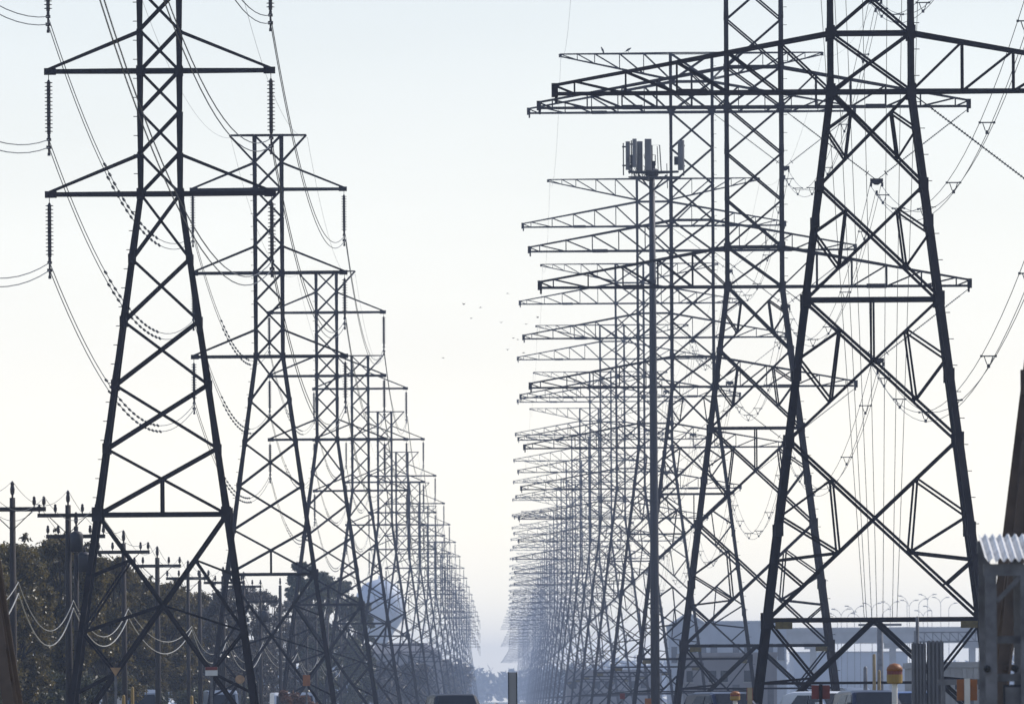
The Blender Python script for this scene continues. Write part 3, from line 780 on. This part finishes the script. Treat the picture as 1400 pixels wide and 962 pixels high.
# ------------------------------------------------------------------ water tower, buildings, overpass
def water_tower():
    d = 3900.0; k = d / FPX; p = W(520, 957, d); t = thing('water_tower', 'pale blue water tower with bulbous tank above the trees', 'water tower', (p.x, d, 0))
    Z = lambda y: (957 - y + (690 - 520) * -.0066) * k + EYE
    r = 35 * k
    b = MB(); b.lathe([(r * .03, Z(789)), (r * .35, Z(791)), (r * .65, Z(797)), (r * .88, Z(808)), (r, Z(820)), (r, Z(836)), (r * .9, Z(845)), (r * .55, Z(862)), (r * .32, Z(874)), (r * .27, Z(880))], 40); b.build('tank', 'tank', t, True)
    b = MB(); b.lathe([(r * .36, 0), (r * .25, Z(930)), (r * .23, Z(880.5))], 24); b.build('shaft', 'tank', t, True)
    b = MB(); b.lathe([(r * 1.0, Z(829)), (r * 1.03, Z(828.6)), (r * 1.03, Z(827.4)), (r * 1.0, Z(827))], 40); b.build('walkway_ring', 'tank', t)
    b = MB(); b.lathe([(r * .05, Z(789)), (r * .05, Z(785)), (.2, Z(784))], 8); b.build('vent', 'tank', t)
water_tower()


def shed(name, label, cat, x0, x1, ytop, d, depth, m, roof='roof_dark', ridge=0.0, axis='x', bays=6, bands=True):
    a = W(x0, ytop, d); c = W(x1, ytop, d); t = thing(name, label, cat, ((a.x + c.x) / 2, d, 0)); hw = (c.x - a.x) / 2; H = (a.z + c.z) / 2
    b = MB()
    if ridge and axis == 'y':      # gable faces the viewer
        for y in (0, depth): pass
        vs = [(-hw, 0, 0), (hw, 0, 0), (hw, 0, H), (0, 0, H + ridge), (-hw, 0, H), (-hw, depth, 0), (hw, depth, 0), (hw, depth, H), (0, depth, H + ridge), (-hw, depth, H)]
        b.add(vs, [(0, 1, 2, 3, 4), (9, 8, 7, 6, 5), (1, 6, 7, 2), (5, 0, 4, 9)]); b.build('wall', m, t)
        rf = MB(); e = .03 * hw
        for sd in (-1, 1): rf.add([(0, -.4, H + ridge + .05), (sd * (hw + e), -.4, H + .05 - e * ridge / hw), (sd * (hw + e), depth, H + .05 - e * ridge / hw), (0, depth, H + ridge + .05),
                                   (0, -.4, H + ridge + .4), (sd * (hw + e), -.4, H + .4 - e * ridge / hw), (sd * (hw + e), depth, H + .4 - e * ridge / hw), (0, depth, H + ridge + .4)],
                                  [(0, 1, 2, 3), (4, 7, 6, 5), (0, 4, 5, 1), (1, 5, 6, 2), (3, 2, 6, 7)])
        rf.build('roof', roof, t)
    else:
        b.box(-hw, hw, 0, depth, 0, H); b.build('wall', m, t)
        if ridge:
            rf = MB(); o = .4
            rf.add([(-hw - o, -o, H + .02), (hw + o, -o, H + .02), (hw + o, depth + o, H + .02), (-hw - o, depth + o, H + .02), (-hw * .8, depth / 2, H + ridge), (hw * .55, depth / 2, H + ridge)], [(0, 1, 5, 4), (1, 2, 5), (2, 3, 4, 5), (3, 0, 4), (3, 2, 1, 0)]); rf.build('roof', roof, t)
        else:
            pr = MB(); pr.box(-hw - .15, hw + .15, -.15, depth + .15, H + .003, H + .45); pr.build('parapet', roof, t)
    if bands:
        for i in range(bays + 1):
            x = -hw + (2 * hw) * i / bays; x = min(max(x, -hw + .2), hw - .2); MB().box(x - .15, x + .15, -.12, .1, 0, H - .05).build('pilaster', m, t)
        for i in range(bays):
            x = -hw + 2 * hw * (i + .5) / bays; ww = 2 * hw / bays * .3
            if i % 3 != 1:
                wo_ = MB().box(x - ww, x + ww, -.06, .06, H * .55, H * .75).build('window', 'glass', t)
                MB().box(x - ww - .12, x + ww + .12, -.16, -.07, H * .55 - .14, H * .55).build('sill', 'concrete', wo_)
            else:
                dr = MB().box(x - ww, x + ww, -.05, .05, 0, H * .5).build('loading_door', 'roof_dark', t)
    return t


shed('house', 'gabled house with grey hipped roof in the haze below the water tower', 'house', 506, 604, 893, 2300, 14, 'siding_grey', 'roof_dark', 2.2, 'x', 4, False)
shed('storage_hall', 'tall pale blue hall with gable beside the cell mast foot', 'building', 915, 968, 856, 2300, 40, 'siding_blue', 'siding_blue', 2.6, 'y', 4)
shed('warehouse', 'long pale blue warehouse behind the second broad pylon', 'building', 968, 1075, 851, 2350, 60, 'siding_blue', 'siding_blue', 0, 'x', 7)
shed('grey_warehouse', 'low grey warehouse between the legs of the second broad pylon', 'building', 934, 1062, 897, 1250, 40, 'siding_grey', 'siding_grey', 0, 'x', 8)
shed('low_shed', 'low bluish shed left of the cell mast foot', 'building', 775, 905, 918, 2000, 40, 'siding_grey', 'siding_grey', 0, 'x', 8)
shed('far_block', 'pale distant block showing under the first broad pylon, behind the overpass', 'building', 1085, 1240, 892, 3400, 50, 'siding_blue', 'concrete', 0, 'x', 8, False)
shed('white_hall', 'low pale hall right of the grey block columns', 'building', 1255, 1350, 912, 900, 30, 'concrete', 'concrete', 0, 'x', 6)


def overpass():
    d = 3000.0; k = d / FPX; a = W(1040, 858, d); c = W(1560, 855, d); z1 = a.z; x0, x1 = a.x, c.x
    t = thing('overpass', 'grey concrete highway overpass crossing behind the first broad pylon', 'bridge', (0, d, 0))
    MB().box(x0, x1, 0, 14, z1 - 4.2, z1 - 1.0).build('deck', 'concrete', t)
    for y in (-.3, 13.9): MB().box(x0, x1, y, y + .35, z1 - 1.25, z1).build('parapet', 'concrete', t)
    g = MB()
    n = int((x1 - x0) / 2.6)
    for i in range(n): MB().box(x0 + i * 2.6 + .06, x0 + i * 2.6 + 2.54, -.42, -.303, z1 - 1.2, z1 - .08).build('panel', 'concrete', t)
    for i in range(5):
        x = x0 + 14 + i * 21; MB().box(x - .75, x + .75, 3, 11, 0, z1 - 5.6).build('pier', 'concrete', t)
        MB().box(x - 2.2, x + 2.2, 2, 12, z1 - 5.6, z1 - 4.203).build('pier_cap', 'concrete', t)
    return z1, d
OZ, OD = overpass()
LAMPS = [(1145, 838), (1150, 832), (1158, 836), (1168, 828), (1176, 838), (1192, 824), (1206, 832), (1217, 822), (1240, 814), (1243, 820), (1256, 818), (1268, 812), (1274, 828), (1286, 816), (1297, 824), (1262, 834)]
for i, (px, py) in enumerate(LAMPS):
    d = OD + 40 + 30 * i; p = W(px, py, d); k = d / FPX
    t = thing('street_lamp', 'tiny grey curved-arm street lamp far behind the overpass parapet', 'street lamp', (p.x, d, 0), 'street lamps behind the overpass')
    MB().tube([(0, 0, 0), (0, 0, p.z - 1.6)], .12, 6, r1=.07).build('post', 'galv', t)
    for sd in ((-1, 1) if i % 2 else ((1,) if i % 4 else (-1,))):
        A = MB(); A.tube([(0, 0, p.z - 1.7), (sd * .5, 0, p.z - .8), (sd * 1.2, 0, p.z - .25), (sd * 2.1, 0, p.z - .05)], .07, 5); A.build('arm', 'galv', t)
        MB().box(sd * 2.1 - .55, sd * 2.1 + .55, -.2, .2, p.z - .12, p.z + .12).build('lamp_head', 'galv', t)


def gantry():
    d = 1300.0; a = W(1252, 864, d); c = W(1345, 876, d); t = thing('sign_gantry', 'thin steel truss gantry beyond the right leg of the first broad pylon', 'gantry', (0, d, 0))
    z1, z0 = a.z, c.z; b = MB(); n = 8
    for z in (z0, z1):
        for y in (0, .9): b.bar((a.x, y, z), (c.x, y, z), .14, hint=(0, 1, 0))
    b.build('chord', 'galv', t)
    for i in range(n):
        x = a.x + (c.x - a.x) * i / n; x2 = a.x + (c.x - a.x) * (i + 1) / n
        MB().bar((x, .01, z0), (x, .01, z1), .09).build('brace', 'galv', t); MB().bar((x, .03, z1), (x2, .03, z0), .08).build('brace', 'galv', t)
    for x in (a.x, c.x): MB().box(x - .2, x + .2, .2, .7, 0, z1 + .2).build('post', 'galv', t)
gantry()


def post_thing(name, label, cat, px, ytop, d, r, m, group=None):
    p = W(px, ytop, d); t = thing(name, label, cat, (p.x, d, 0), group); H = p.z
    MB().lathe([(r * 1.0, 0), (r, H * .5), (r * .92, H - r), (r * .6, H - r * .3), (r * .15, H)], 10).build('shaft', m, t, True)
    MB().lathe([(r * 1.5, 0), (r * 1.5, .1), (r * 1.02, .14)], 10).build('base', 'concrete', t)
    return t


tp = post_thing('terminal_pole', 'grey steel pole where the steep wires come down, behind the first broad pylon', 'pole', 1203, 850, 1002, .28, 'galv')
MB().box(-1.9, 1.9, -.1, .1, W(1203, 852, 1002).z - .2, W(1203, 852, 1002).z).build('crossarm', 'galv', tp)
post_thing('yellow_post', 'taller of two thin tan yellow posts under the first broad pylon', 'post', 1195, 893, 400, .06, 'tan_post', 'yellow posts under the first broad pylon')
post_thing('yellow_post', 'shorter of two thin tan yellow posts under the first broad pylon', 'post', 1202, 915, 400, .06, 'tan_post', 'yellow posts under the first broad pylon')
for px, py, lab in ((169, 949, 'yellow bollard left of a pole inside the first slim pylon'), (181, 938, 'greenish yellow bollard, tallest of the three by the oaks'), (262, 950, 'yellow bollard near the right foot of the first slim pylon')):
    post_thing('bollard', lab, 'bollard', px, py, 480, .075, 'yellow', 'bollards by the oaks')


def sign(name, label, px, ytop, ybot, wpx, d, plate, post='galv', front_post=False, shape='rect', band=None, postw=.05, cat='sign'):
    a = W(px, ytop, d); c = W(px, ybot, d); wd = wpx * d / FPX / 2; t = thing(name, label, cat, (a.x, d, 0)); zc = (a.z + c.z) / 2; hz = (a.z - c.z) / 2
    yp = -.09 if front_post else .06
    MB().box(-postw, postw, yp - .03, yp + .03, 0, a.z + (.02 if front_post else -.05)).build('post', post, t)
    b = MB(); n = {'rect': 4, 'round': 16, 'tri': 3}[shape]; vs = []
    if shape == 'rect': pr = [(-1, -1), (1, -1), (1, 1), (-1, 1)]
    elif shape == 'tri': pr = [(-1, 1), (0, -1), (1, 1)]
    else: pr = [(math.cos(2 * math.pi * i / n), math.sin(2 * math.pi * i / n)) for i in range(n)]
    for y in (-.02, .02): vs += [(x * wd, y, zc + z * hz) for x, z in pr]
    b.add(vs, [tuple(range(n)), tuple(range(2 * n - 1, n - 1, -1))] + [(i, n + i, n + (i + 1) % n, (i + 1) % n) for i in range(n)]); b.build('plate', plate, t)
    if band:
        MB().box(-wd * .98, wd * .98, -.032, -.021, zc + hz * band[1], zc + hz * band[2]).build('band', band[0], t)
    return t


sign('marker_sign', 'red topped white sign plate at the right foot of the first slim pylon', 289, 911, 923, 17, 440, 'sign_white', band=('red', .25, .99))
sign('marker_sign', 'tan wedge shaped plate by a pole inside the first slim pylon', 158, 912, 924, 15, 445, 'sign_tan', shape='tri')
sign('marker_sign', 'brown diamond-like plate left of the second slim pylon', 328, 922, 934, 13, 640, 'sign_tan', shape='round')
sign('marker_sign', 'orange plate near the right foot of the second slim pylon', 419, 922, 937, 10, 640, 'orange')
sign('marker_sign', 'dark red plate split by a dark post, in front of the white car', 1122, 936, 955, 25, 330, 'red', 'steel', True)
sign('marker_sign', 'narrow red plate behind a tan post left of the first broad pylon', 1025, 940, 957, 9, 420, 'red', 'tan_post', True, postw=.09)
sign('marker_sign', 'small orange plate low between the broad pylons, left of the cell mast', 886, 954, 964, 9, 600, 'orange')
sign('marker_sign', 'small red plate left of the cell mast foot', 851, 947, 955, 7, 700, 'red')
sign('marker_sign', 'orange plate split by a broad white post, left of the canopy', 1322, 928, 957, 28, 260, 'orange', 'white_post', True, postw=.065)


def dome_marker(label, px, ytop, ybot, wpx, d, dark=True):
    a = W(px, ytop, d); c = W(px, ybot, d); r = wpx * d / FPX / 2; H = a.z - c.z; z0 = c.z
    t = thing('pipeline_marker', label, 'marker post', (a.x, d, 0), 'orange capped markers')
    MB().lathe([(.075, 0), (.075, z0 + .05)], 10).build('post', 'white_post', t)
    MB().lathe([(r * .8, z0), (r * .98, z0 + .03), (r, z0 + H * .45)], 18).build('skirt', 'yellow', t)
    MB().lathe([(r * .97, z0 + H * .451), (r * .97, z0 + H * .62)], 18).build('band', 'red', t)
    MB().lathe([(r * 1.02, z0 + H * .621), (r * .95, z0 + H * .8), (r * .6, z0 + H * .95), (r * .1, z0 + H)], 18).build('cap', 'orange', t, True)
dome_marker('orange and yellow domed cap with dark band on a white post', 1223, 906, 934, 22, 300)
dome_marker('orange barrel-like cap low beside the dark blue car', 1005, 944, 957, 14, 380)
mp = thing('marker_post', 'flat grey post with dark edges standing alone in the gap', 'post', W(701, 957, 330) * 1)
mp.location.z = 0; q = W(701, 918, 330); hh = q.z
MB().box(-.105, .105, -.03, .0, 0, hh - .01).build('face', 'concrete', mp)
for x in (-.135, .105): MB().box(x, x + .03, -.05, .12, 0, hh).build('flange', 'paint_black', mp)

t = thing('block_column', 'pair of ribbed grey block columns right of the orange domed marker', 'column', W(1268, 957, 320)); t.location.z = 0
k = 320 / FPX
for x0, x1, yt in ((1247, 1266, 879), (1268, 1290, 877)):
    a = W(x0, yt, 320); c = W(x1, yt, 320); cx = t.location.x
    co = MB().box(a.x - cx, c.x - cx, 0, .6, 0, a.z).build('column', 'concrete_dark', t)
    for i in range(4):
        x = a.x - cx + (c.x - a.x) * (i + .12) / 4; MB().box(x, x + (c.x - a.x) * .13, -.05, -.003, .05, a.z + .04).build('rib', 'concrete_dark', co)
post_thing('thin_mast', 'thin dark mast rising behind the ribbed grey block columns', 'mast', 1254, 842, 330, .05, 'galv')
post_thing('lamp_post', 'short grey lamp post left of the yellow posts', 'lamp post', 1183, 910, 600, .11, 'galv')


gr = thing('guard_rail', 'grey steel rail on two stubs between the block columns and the canopy', 'rail', (W(1282, 932, 300).x, 300, 0))
q = W(1282, 928, 300); e = W(1352, 928, 300)
MB().box(0, e.x - q.x, -.06, .06, q.z - .15, q.z).build('rail', 'galv', gr)
for x in (.1, e.x - q.x - .2): MB().box(x, x + .1, -.05, .05, 0, q.z - .153).build('post', 'galv', gr)
# ------------------------------------------------------------------ canopy at the right edge
def canopy():
    d = 180.0; k = d / FPX; a = W(1346, 768, d); t = thing('canopy', 'galvanised canopy with bright corrugated roof at the right edge', 'canopy', (a.x, d, 0)); H = a.z
    wdt = 3.2; dep = 2.4; rise = .42
    b = MB(); n = 27 * 6; vs = []; fs = []
    for i in range(n + 1):
        x = wdt * i / n; zz = .034 * math.cos(2 * math.pi * i / 6)
        vs += [(x, -.25, H + .03 + zz), (x, dep, H + .03 + rise + zz), (x, -.25, H + .025 + zz), (x, dep, H + .025 + rise + zz)]
    for i in range(n):
        o = 4 * i; fs += [(o, o + 4, o + 5, o + 1), (o + 2, o + 3, o + 7, o + 6), (o, o + 2, o + 6, o + 4)]
    b.add(vs, fs); b.build('roof_sheet', 'sheet', t)
    MB().box(-.02, wdt, -.14, -.02, H - .22, H - .03).build('fascia_beam', 'galv', t)
    MB().box(-.02, wdt, dep - .15, dep - .02, H + rise - .25, H + rise - .05).build('fascia_beam', 'galv', t)
    for x in (.0, .56, 1.8, 2.95):
        for y, z in ((-.1, H - .22), (dep - .12, H + rise - .25)):
            wd = .18 if x == 0 else .11; p = MB(); p.box(x, x + wd, y - .10, y - .075, 0, z); p.box(x, x + wd, y + .075, y + .10, 0, z); p.box(x + wd / 2 - .012, x + wd / 2 + .012, y - .075, y + .075, 0, z); p.build('post', 'galv', t)
    MB().bar((.19, -.08, H - .62), (.55, -.08, H - .25), .07, hint=(0, 1, 0)).build('knee_brace', 'galv', t)
    for z in (.9, 1.75, 2.35): MB().box(.2, wdt - .1, .02, .1, z, z + .12).build('rail', 'galv', t)
    for x, z0, z1 in ((.28, .5, 1.7), (.9, .3, 1.9), (1.5, .3, 1.9)):
        bx = MB().box(x, x + .42, -.05, .012, z0, z1).build('control_box', 'mono', t); MB().box(x + .03, x + .39, -.07, -.052, z0 + .04, z1 - .04).build('door', 'galv', bx)
    for x, z in ((.02, 1.95), (.46, 1.95)):
        b = MB(); b.lathe([(.02, -.07), (.05, -.05), (.06, .03), (.03, .07)], 10, Matrix.Translation((x, -.30, z)) @ Matrix.Rotation(R(90), 4, 'X')); b.bar((x, -.22, z), (x, -.1, z), .05); b.build('floodlight', 'tyre', t)
canopy()


# ------------------------------------------------------------------ cars
def car(label, px, d, paint, heading=0.0, kind='car', x=None):
    """profile of the side lofted across the width, glass, wheels, lamps; heading 0 = nose towards the viewer"""
    p = W(px, 957, d); t = thing('parked_van' if kind == 'van' else 'parked_car', label, 'car' if kind in ('car', 'suv') else kind, (p.x, d, 0), 'vehicles along the corridor', heading)
    if kind == 'van': prof = [(-2.5, .35), (-2.5, .9), (-2.35, 1.15), (-1.75, 2.0), (-1.2, 2.2), (2.45, 2.2), (2.5, 2.0), (2.5, .35)]; gl = (-2.3, -1.75, 1.2, 1.95)
    else: prof = [(-2.2, .32), (-2.25, .62), (-2.1, .80), (-1.2, .94), (-.45, 1.40), (-.1, 1.46), (.8, 1.45), (1.2, 1.38), (1.85, 1.02), (2.15, .95), (2.22, .6), (2.18, .32)]
    if kind == 'suv': prof = [(-2.3, .4), (-2.35, .8), (-2.2, 1.02), (-1.15, 1.16), (-.5, 1.66), (-.1, 1.72), (1.5, 1.72), (2.05, 1.62), (2.3, 1.15), (2.35, .8), (2.28, .4)]
    hwd = .9; b = MB(); n = len(prof); tall = 0 if kind != 'suv' else .26
    def ww(z): return hwd * (1 - .17 * max(0, (z - .9 - tall) / .56) ** 1.2) if kind != 'van' else hwd * (1.05 - .05 * max(0, (z - 1) / 1.2))
    rows = []
    for f, sh in ((-1, 0), (-.86, .045), (0, .055), (.86, .045), (1, 0)):
        rows.append([(f * ww(z), y, z + (sh if z > .5 else 0)) for y, z in prof])
    vs = [q for r_ in rows for q in r_]; fs = []
    for i in range(4):
        for j in range(n): fs.append((i * n + j, i * n + (j + 1) % n, (i + 1) * n + (j + 1) % n, (i + 1) * n + j))
    fs += [tuple(range(n))[::-1], tuple(range(4 * n, 5 * n))]
    body = b.add(vs, fs).build('body', paint, t, False)
    if kind != 'van':
        for (y0, z0), (y1, z1), nm in (((-1.16, .99), (-.5, 1.41), 'windscreen'), ((1.82, 1.07), (1.24, 1.39), 'rear_window')) if kind == 'car' else (((-1.1, 1.22), (-.56, 1.64), 'windscreen'), ((2.27, 1.22), (2.09, 1.58), 'rear_window')):
            g = MB(); vs = []
            for y, z in ((y0, z0), (y1, z1)):
                for f in (-.82, .82): vs.append((f * ww(z), y + (-.03 if y < 0 else .03), z + .055))
            vs += [(v[0], v[1], v[2] - .05) for v in vs]; g.add(vs, [(0, 1, 3, 2), (4, 6, 7, 5), (0, 4, 5, 1), (2, 3, 7, 6), (0, 2, 6, 4), (1, 5, 7, 3)]); g.build(nm, 'glass', t)
        for sd in (-1, 1):
            for y0, y1, ya, yb in ((-.95, .05, -.42, .05), (.13, 1.35, .13, 1.0)):
                g = MB(); zs = (1.0 + tall, 1.36 + tall); vs = []
                for y, z in ((y0, zs[0]), (y1, zs[0]), (yb, zs[1]), (ya, zs[1])):
                    vs += [(sd * (ww(z) + .012), y, z), (sd * (ww(z) - .03), y, z)]
                g.add(vs, [(0, 2, 4, 6), (7, 5, 3, 1), (0, 1, 3, 2), (2, 3, 5, 4), (4, 5, 7, 6), (6, 7, 1, 0)]); g.build('side_window', 'glass', t)
            MB().box(sd * .93 - .08, sd * .93 + .08, -.85, -.7, .98 + tall, 1.1 + tall).build('mirror', paint, t)
    else:
        g = MB(); g.add([(-.78, -2.34, 1.24), (.78, -2.34, 1.24), (.72, -1.82, 1.97), (-.72, -1.82, 1.97), (-.78, -2.28, 1.2), (.78, -2.28, 1.2), (.72, -1.76, 1.93), (-.72, -1.76, 1.93)], [(0, 1, 2, 3), (7, 6, 5, 4), (0, 4, 5, 1), (3, 2, 6, 7), (0, 3, 7, 4), (1, 5, 6, 2)]); g.build('windscreen', 'glass', t)
    ax = 1.35 if kind != 'van' else 1.6
    for sx in (-1, 1):
        for y in (-ax, ax):
            m = Matrix.Translation((sx * (hwd - .1), y, .33)) @ Matrix.Rotation(R(90), 4, 'Y')
            wh = MB().lathe([(.2, -.11), (.31, -.11), (.33, -.07), (.33, .07), (.31, .11), (.2, .11)], 18, m).build('wheel', 'tyre', t)
            MB().lathe([(.02, -.118), (.19, -.112), (.2, 0), (.19, .112), (.02, .118)], 14, m).build('rim', 'rim', wh)
    yn = -2.24 if kind == 'car' else -2.34 if kind == 'suv' else -2.5
    for sx in (-1, 1):
        MB().box(sx * .65 - .17, sx * .65 + .17, yn - .025, yn + .12, .62, .78).build('headlight', 'lamp', t)
        MB().box(sx * .7 - .12, sx * .7 + .12, -yn - .1, -yn + .03, .68, .86).build('tail_light', 'red', t)
    return t


car('black car driving in the gap, left of the grey marker post', 621, 420, 'paint_black', .12, 'suv')
car('dark blue car beside the orange barrel-like marker', 992, 430, 'paint_navy', .35, 'suv')
car('white car under the first broad pylon, behind the dark red plate', 1133, 430, 'paint_white', .5, 'suv')
car('navy car right of the white car under the first broad pylon', 1190, 390, 'paint_navy', .2, 'suv')
car('pale grey van parked far back under the overpass', 1163, 800, 'paint_grey', .3, 'van')
car('blue car low behind the ribbed grey block columns', 1246, 470, 'paint_blue', .15, 'suv')
car('small white van under the overpass, left of the lamp post', 1172, 1100, 'paint_white', .2, 'van')
car('grey van half hidden under the oaks right of the leaning corner leg', 40, 560, 'paint_grey', .2, 'van')
car('pale van glimpsed under the trees by the red and white sign', 302, 700, 'paint_grey', .1, 'van')
car('grey van glimpsed under the oaks inside the first slim pylon', 189, 640, 'paint_grey', .15, 'van')
car('white van behind the rust brown bush', 388, 900, 'paint_white', .1, 'van')
car('silver van right of the rust brown bush', 412, 900, 'paint_grey', .1, 'van')

# ------------------------------------------------------------------ birds
def bird_mesh(flap, perched, tilt=-35):
    b = MB(); m = Matrix.Rotation(R(-90), 4, 'X') if not perched else Matrix.Rotation(R(tilt), 4, 'X')
    b.lathe([(.004, -.17), (.03, -.15), (.035, -.11), (.06, -.04), (.065, .02), (.045, .09), (.04, .12), (.045, .15), (.035, .18), (.012, .195), (.003, .235)], 10, m)
    tl = [m @ Vector(p) for p in ((-.025, .01, -.12), (.025, .01, -.12), (.055, .015, -.30), (-.055, .015, -.30), (-.025, -.01, -.12), (.025, -.01, -.12), (.055, -.0, -.30), (-.055, -.0, -.30))]
    b.add(tl, [(0, 1, 2, 3), (7, 6, 5, 4), (0, 4, 5, 1), (1, 5, 6, 2), (2, 6, 7, 3), (3, 7, 4, 0)])
    for sd in (-1, 1):
        if perched:
            vs = [m @ Vector(p) for p in ((sd * .05, .05, .07), (sd * .075, .02, .05), (sd * .06, .03, -.2), (sd * .03, .05, -.18))]
        else:
            vs = [Vector((sd * .04, .08, .02)), Vector((sd * .22, .10, .02 + flap)), Vector((sd * .42, -.02, .02 + flap * 1.5)), Vector((sd * .2, -.07, .01 + flap * .9)), Vector((sd * .04, -.06, .01))]
        k = len(vs); vs = vs + [v + Vector((0, 0, -.012)) for v in vs]
        b.add(vs, [tuple(range(k)), tuple(range(2 * k - 1, k - 1, -1))] + [(i, k + i, k + (i + 1) % k, (i + 1) % k) for i in range(k)])
    if perched:
        for sd in (-1, 1): b.bar((sd * .03, -.02, -.03), (sd * .03, .0, -.16), .012)
    return b.mesh('bird', 'bird', False)


BM = [bird_mesh(f, False) for f in (.12, -.06, .02)]; BP = [bird_mesh(0, True, -28), bird_mesh(0, True, -62)]
BIRDS = [(634, 416), (657, 420), (644, 435), (685, 441), (694, 401), (719, 443), (734, 456), (702, 462), (708, 464), (694, 478), (716, 482), (606, 489), (735, 434), (711, 491)]
for i, (px, py) in enumerate(BIRDS):
    o = put('bird', BM[i % 3], None, W(px, py, 700 + 40 * (i % 5))); o.rotation_euler = (0, 0, rng.uniform(0, 6.28)); o.scale = (.42,) * 3
    tag(o, 'tiny dark bird flying in the open sky between the pylon rows', 'bird', 'birds in flight')
for i, (px, rz, lab) in enumerate(((824, R(100), 'left of two black birds perched on the third broad pylon\'s top arm'), (859, R(-80), 'right of two black birds perched on the third broad pylon\'s top arm'))):
    d = ydist(3); X = W(px, 88, d).x; xx = abs(X - RX) / U; dp = DEPTH * 55 * (1 - (xx - 55) / 293 * .96)
    o = put('bird', BP[i], None, (X, d - dp * U, EYE + 1712 * U + .07 + .20)); o.rotation_euler = (0, 0, rz); o.scale = (1.25,) * 3
    tag(o, lab, 'bird', 'perched birds')

# ------------------------------------------------------------------ haze
hm = bpy.data.materials.new('haze_air'); hm.use_nodes = True; n = hm.node_tree.nodes; n.clear()
pv = n.new('ShaderNodeVolumePrincipled'); pv.inputs['Color'].default_value = (0.60, 0.73, 0.98, 1); pv.inputs['Density'].default_value = 1.3e-4; pv.inputs['Anisotropy'].default_value = 0.2
ou = n.new('ShaderNodeOutputMaterial'); hm.node_tree.links.new(pv.outputs[0], ou.inputs['Volume'])
tag(MB().box(-4100, 4100, -260, 11100, -1.0, 54.0).build('haze', hm), kind='stuff')
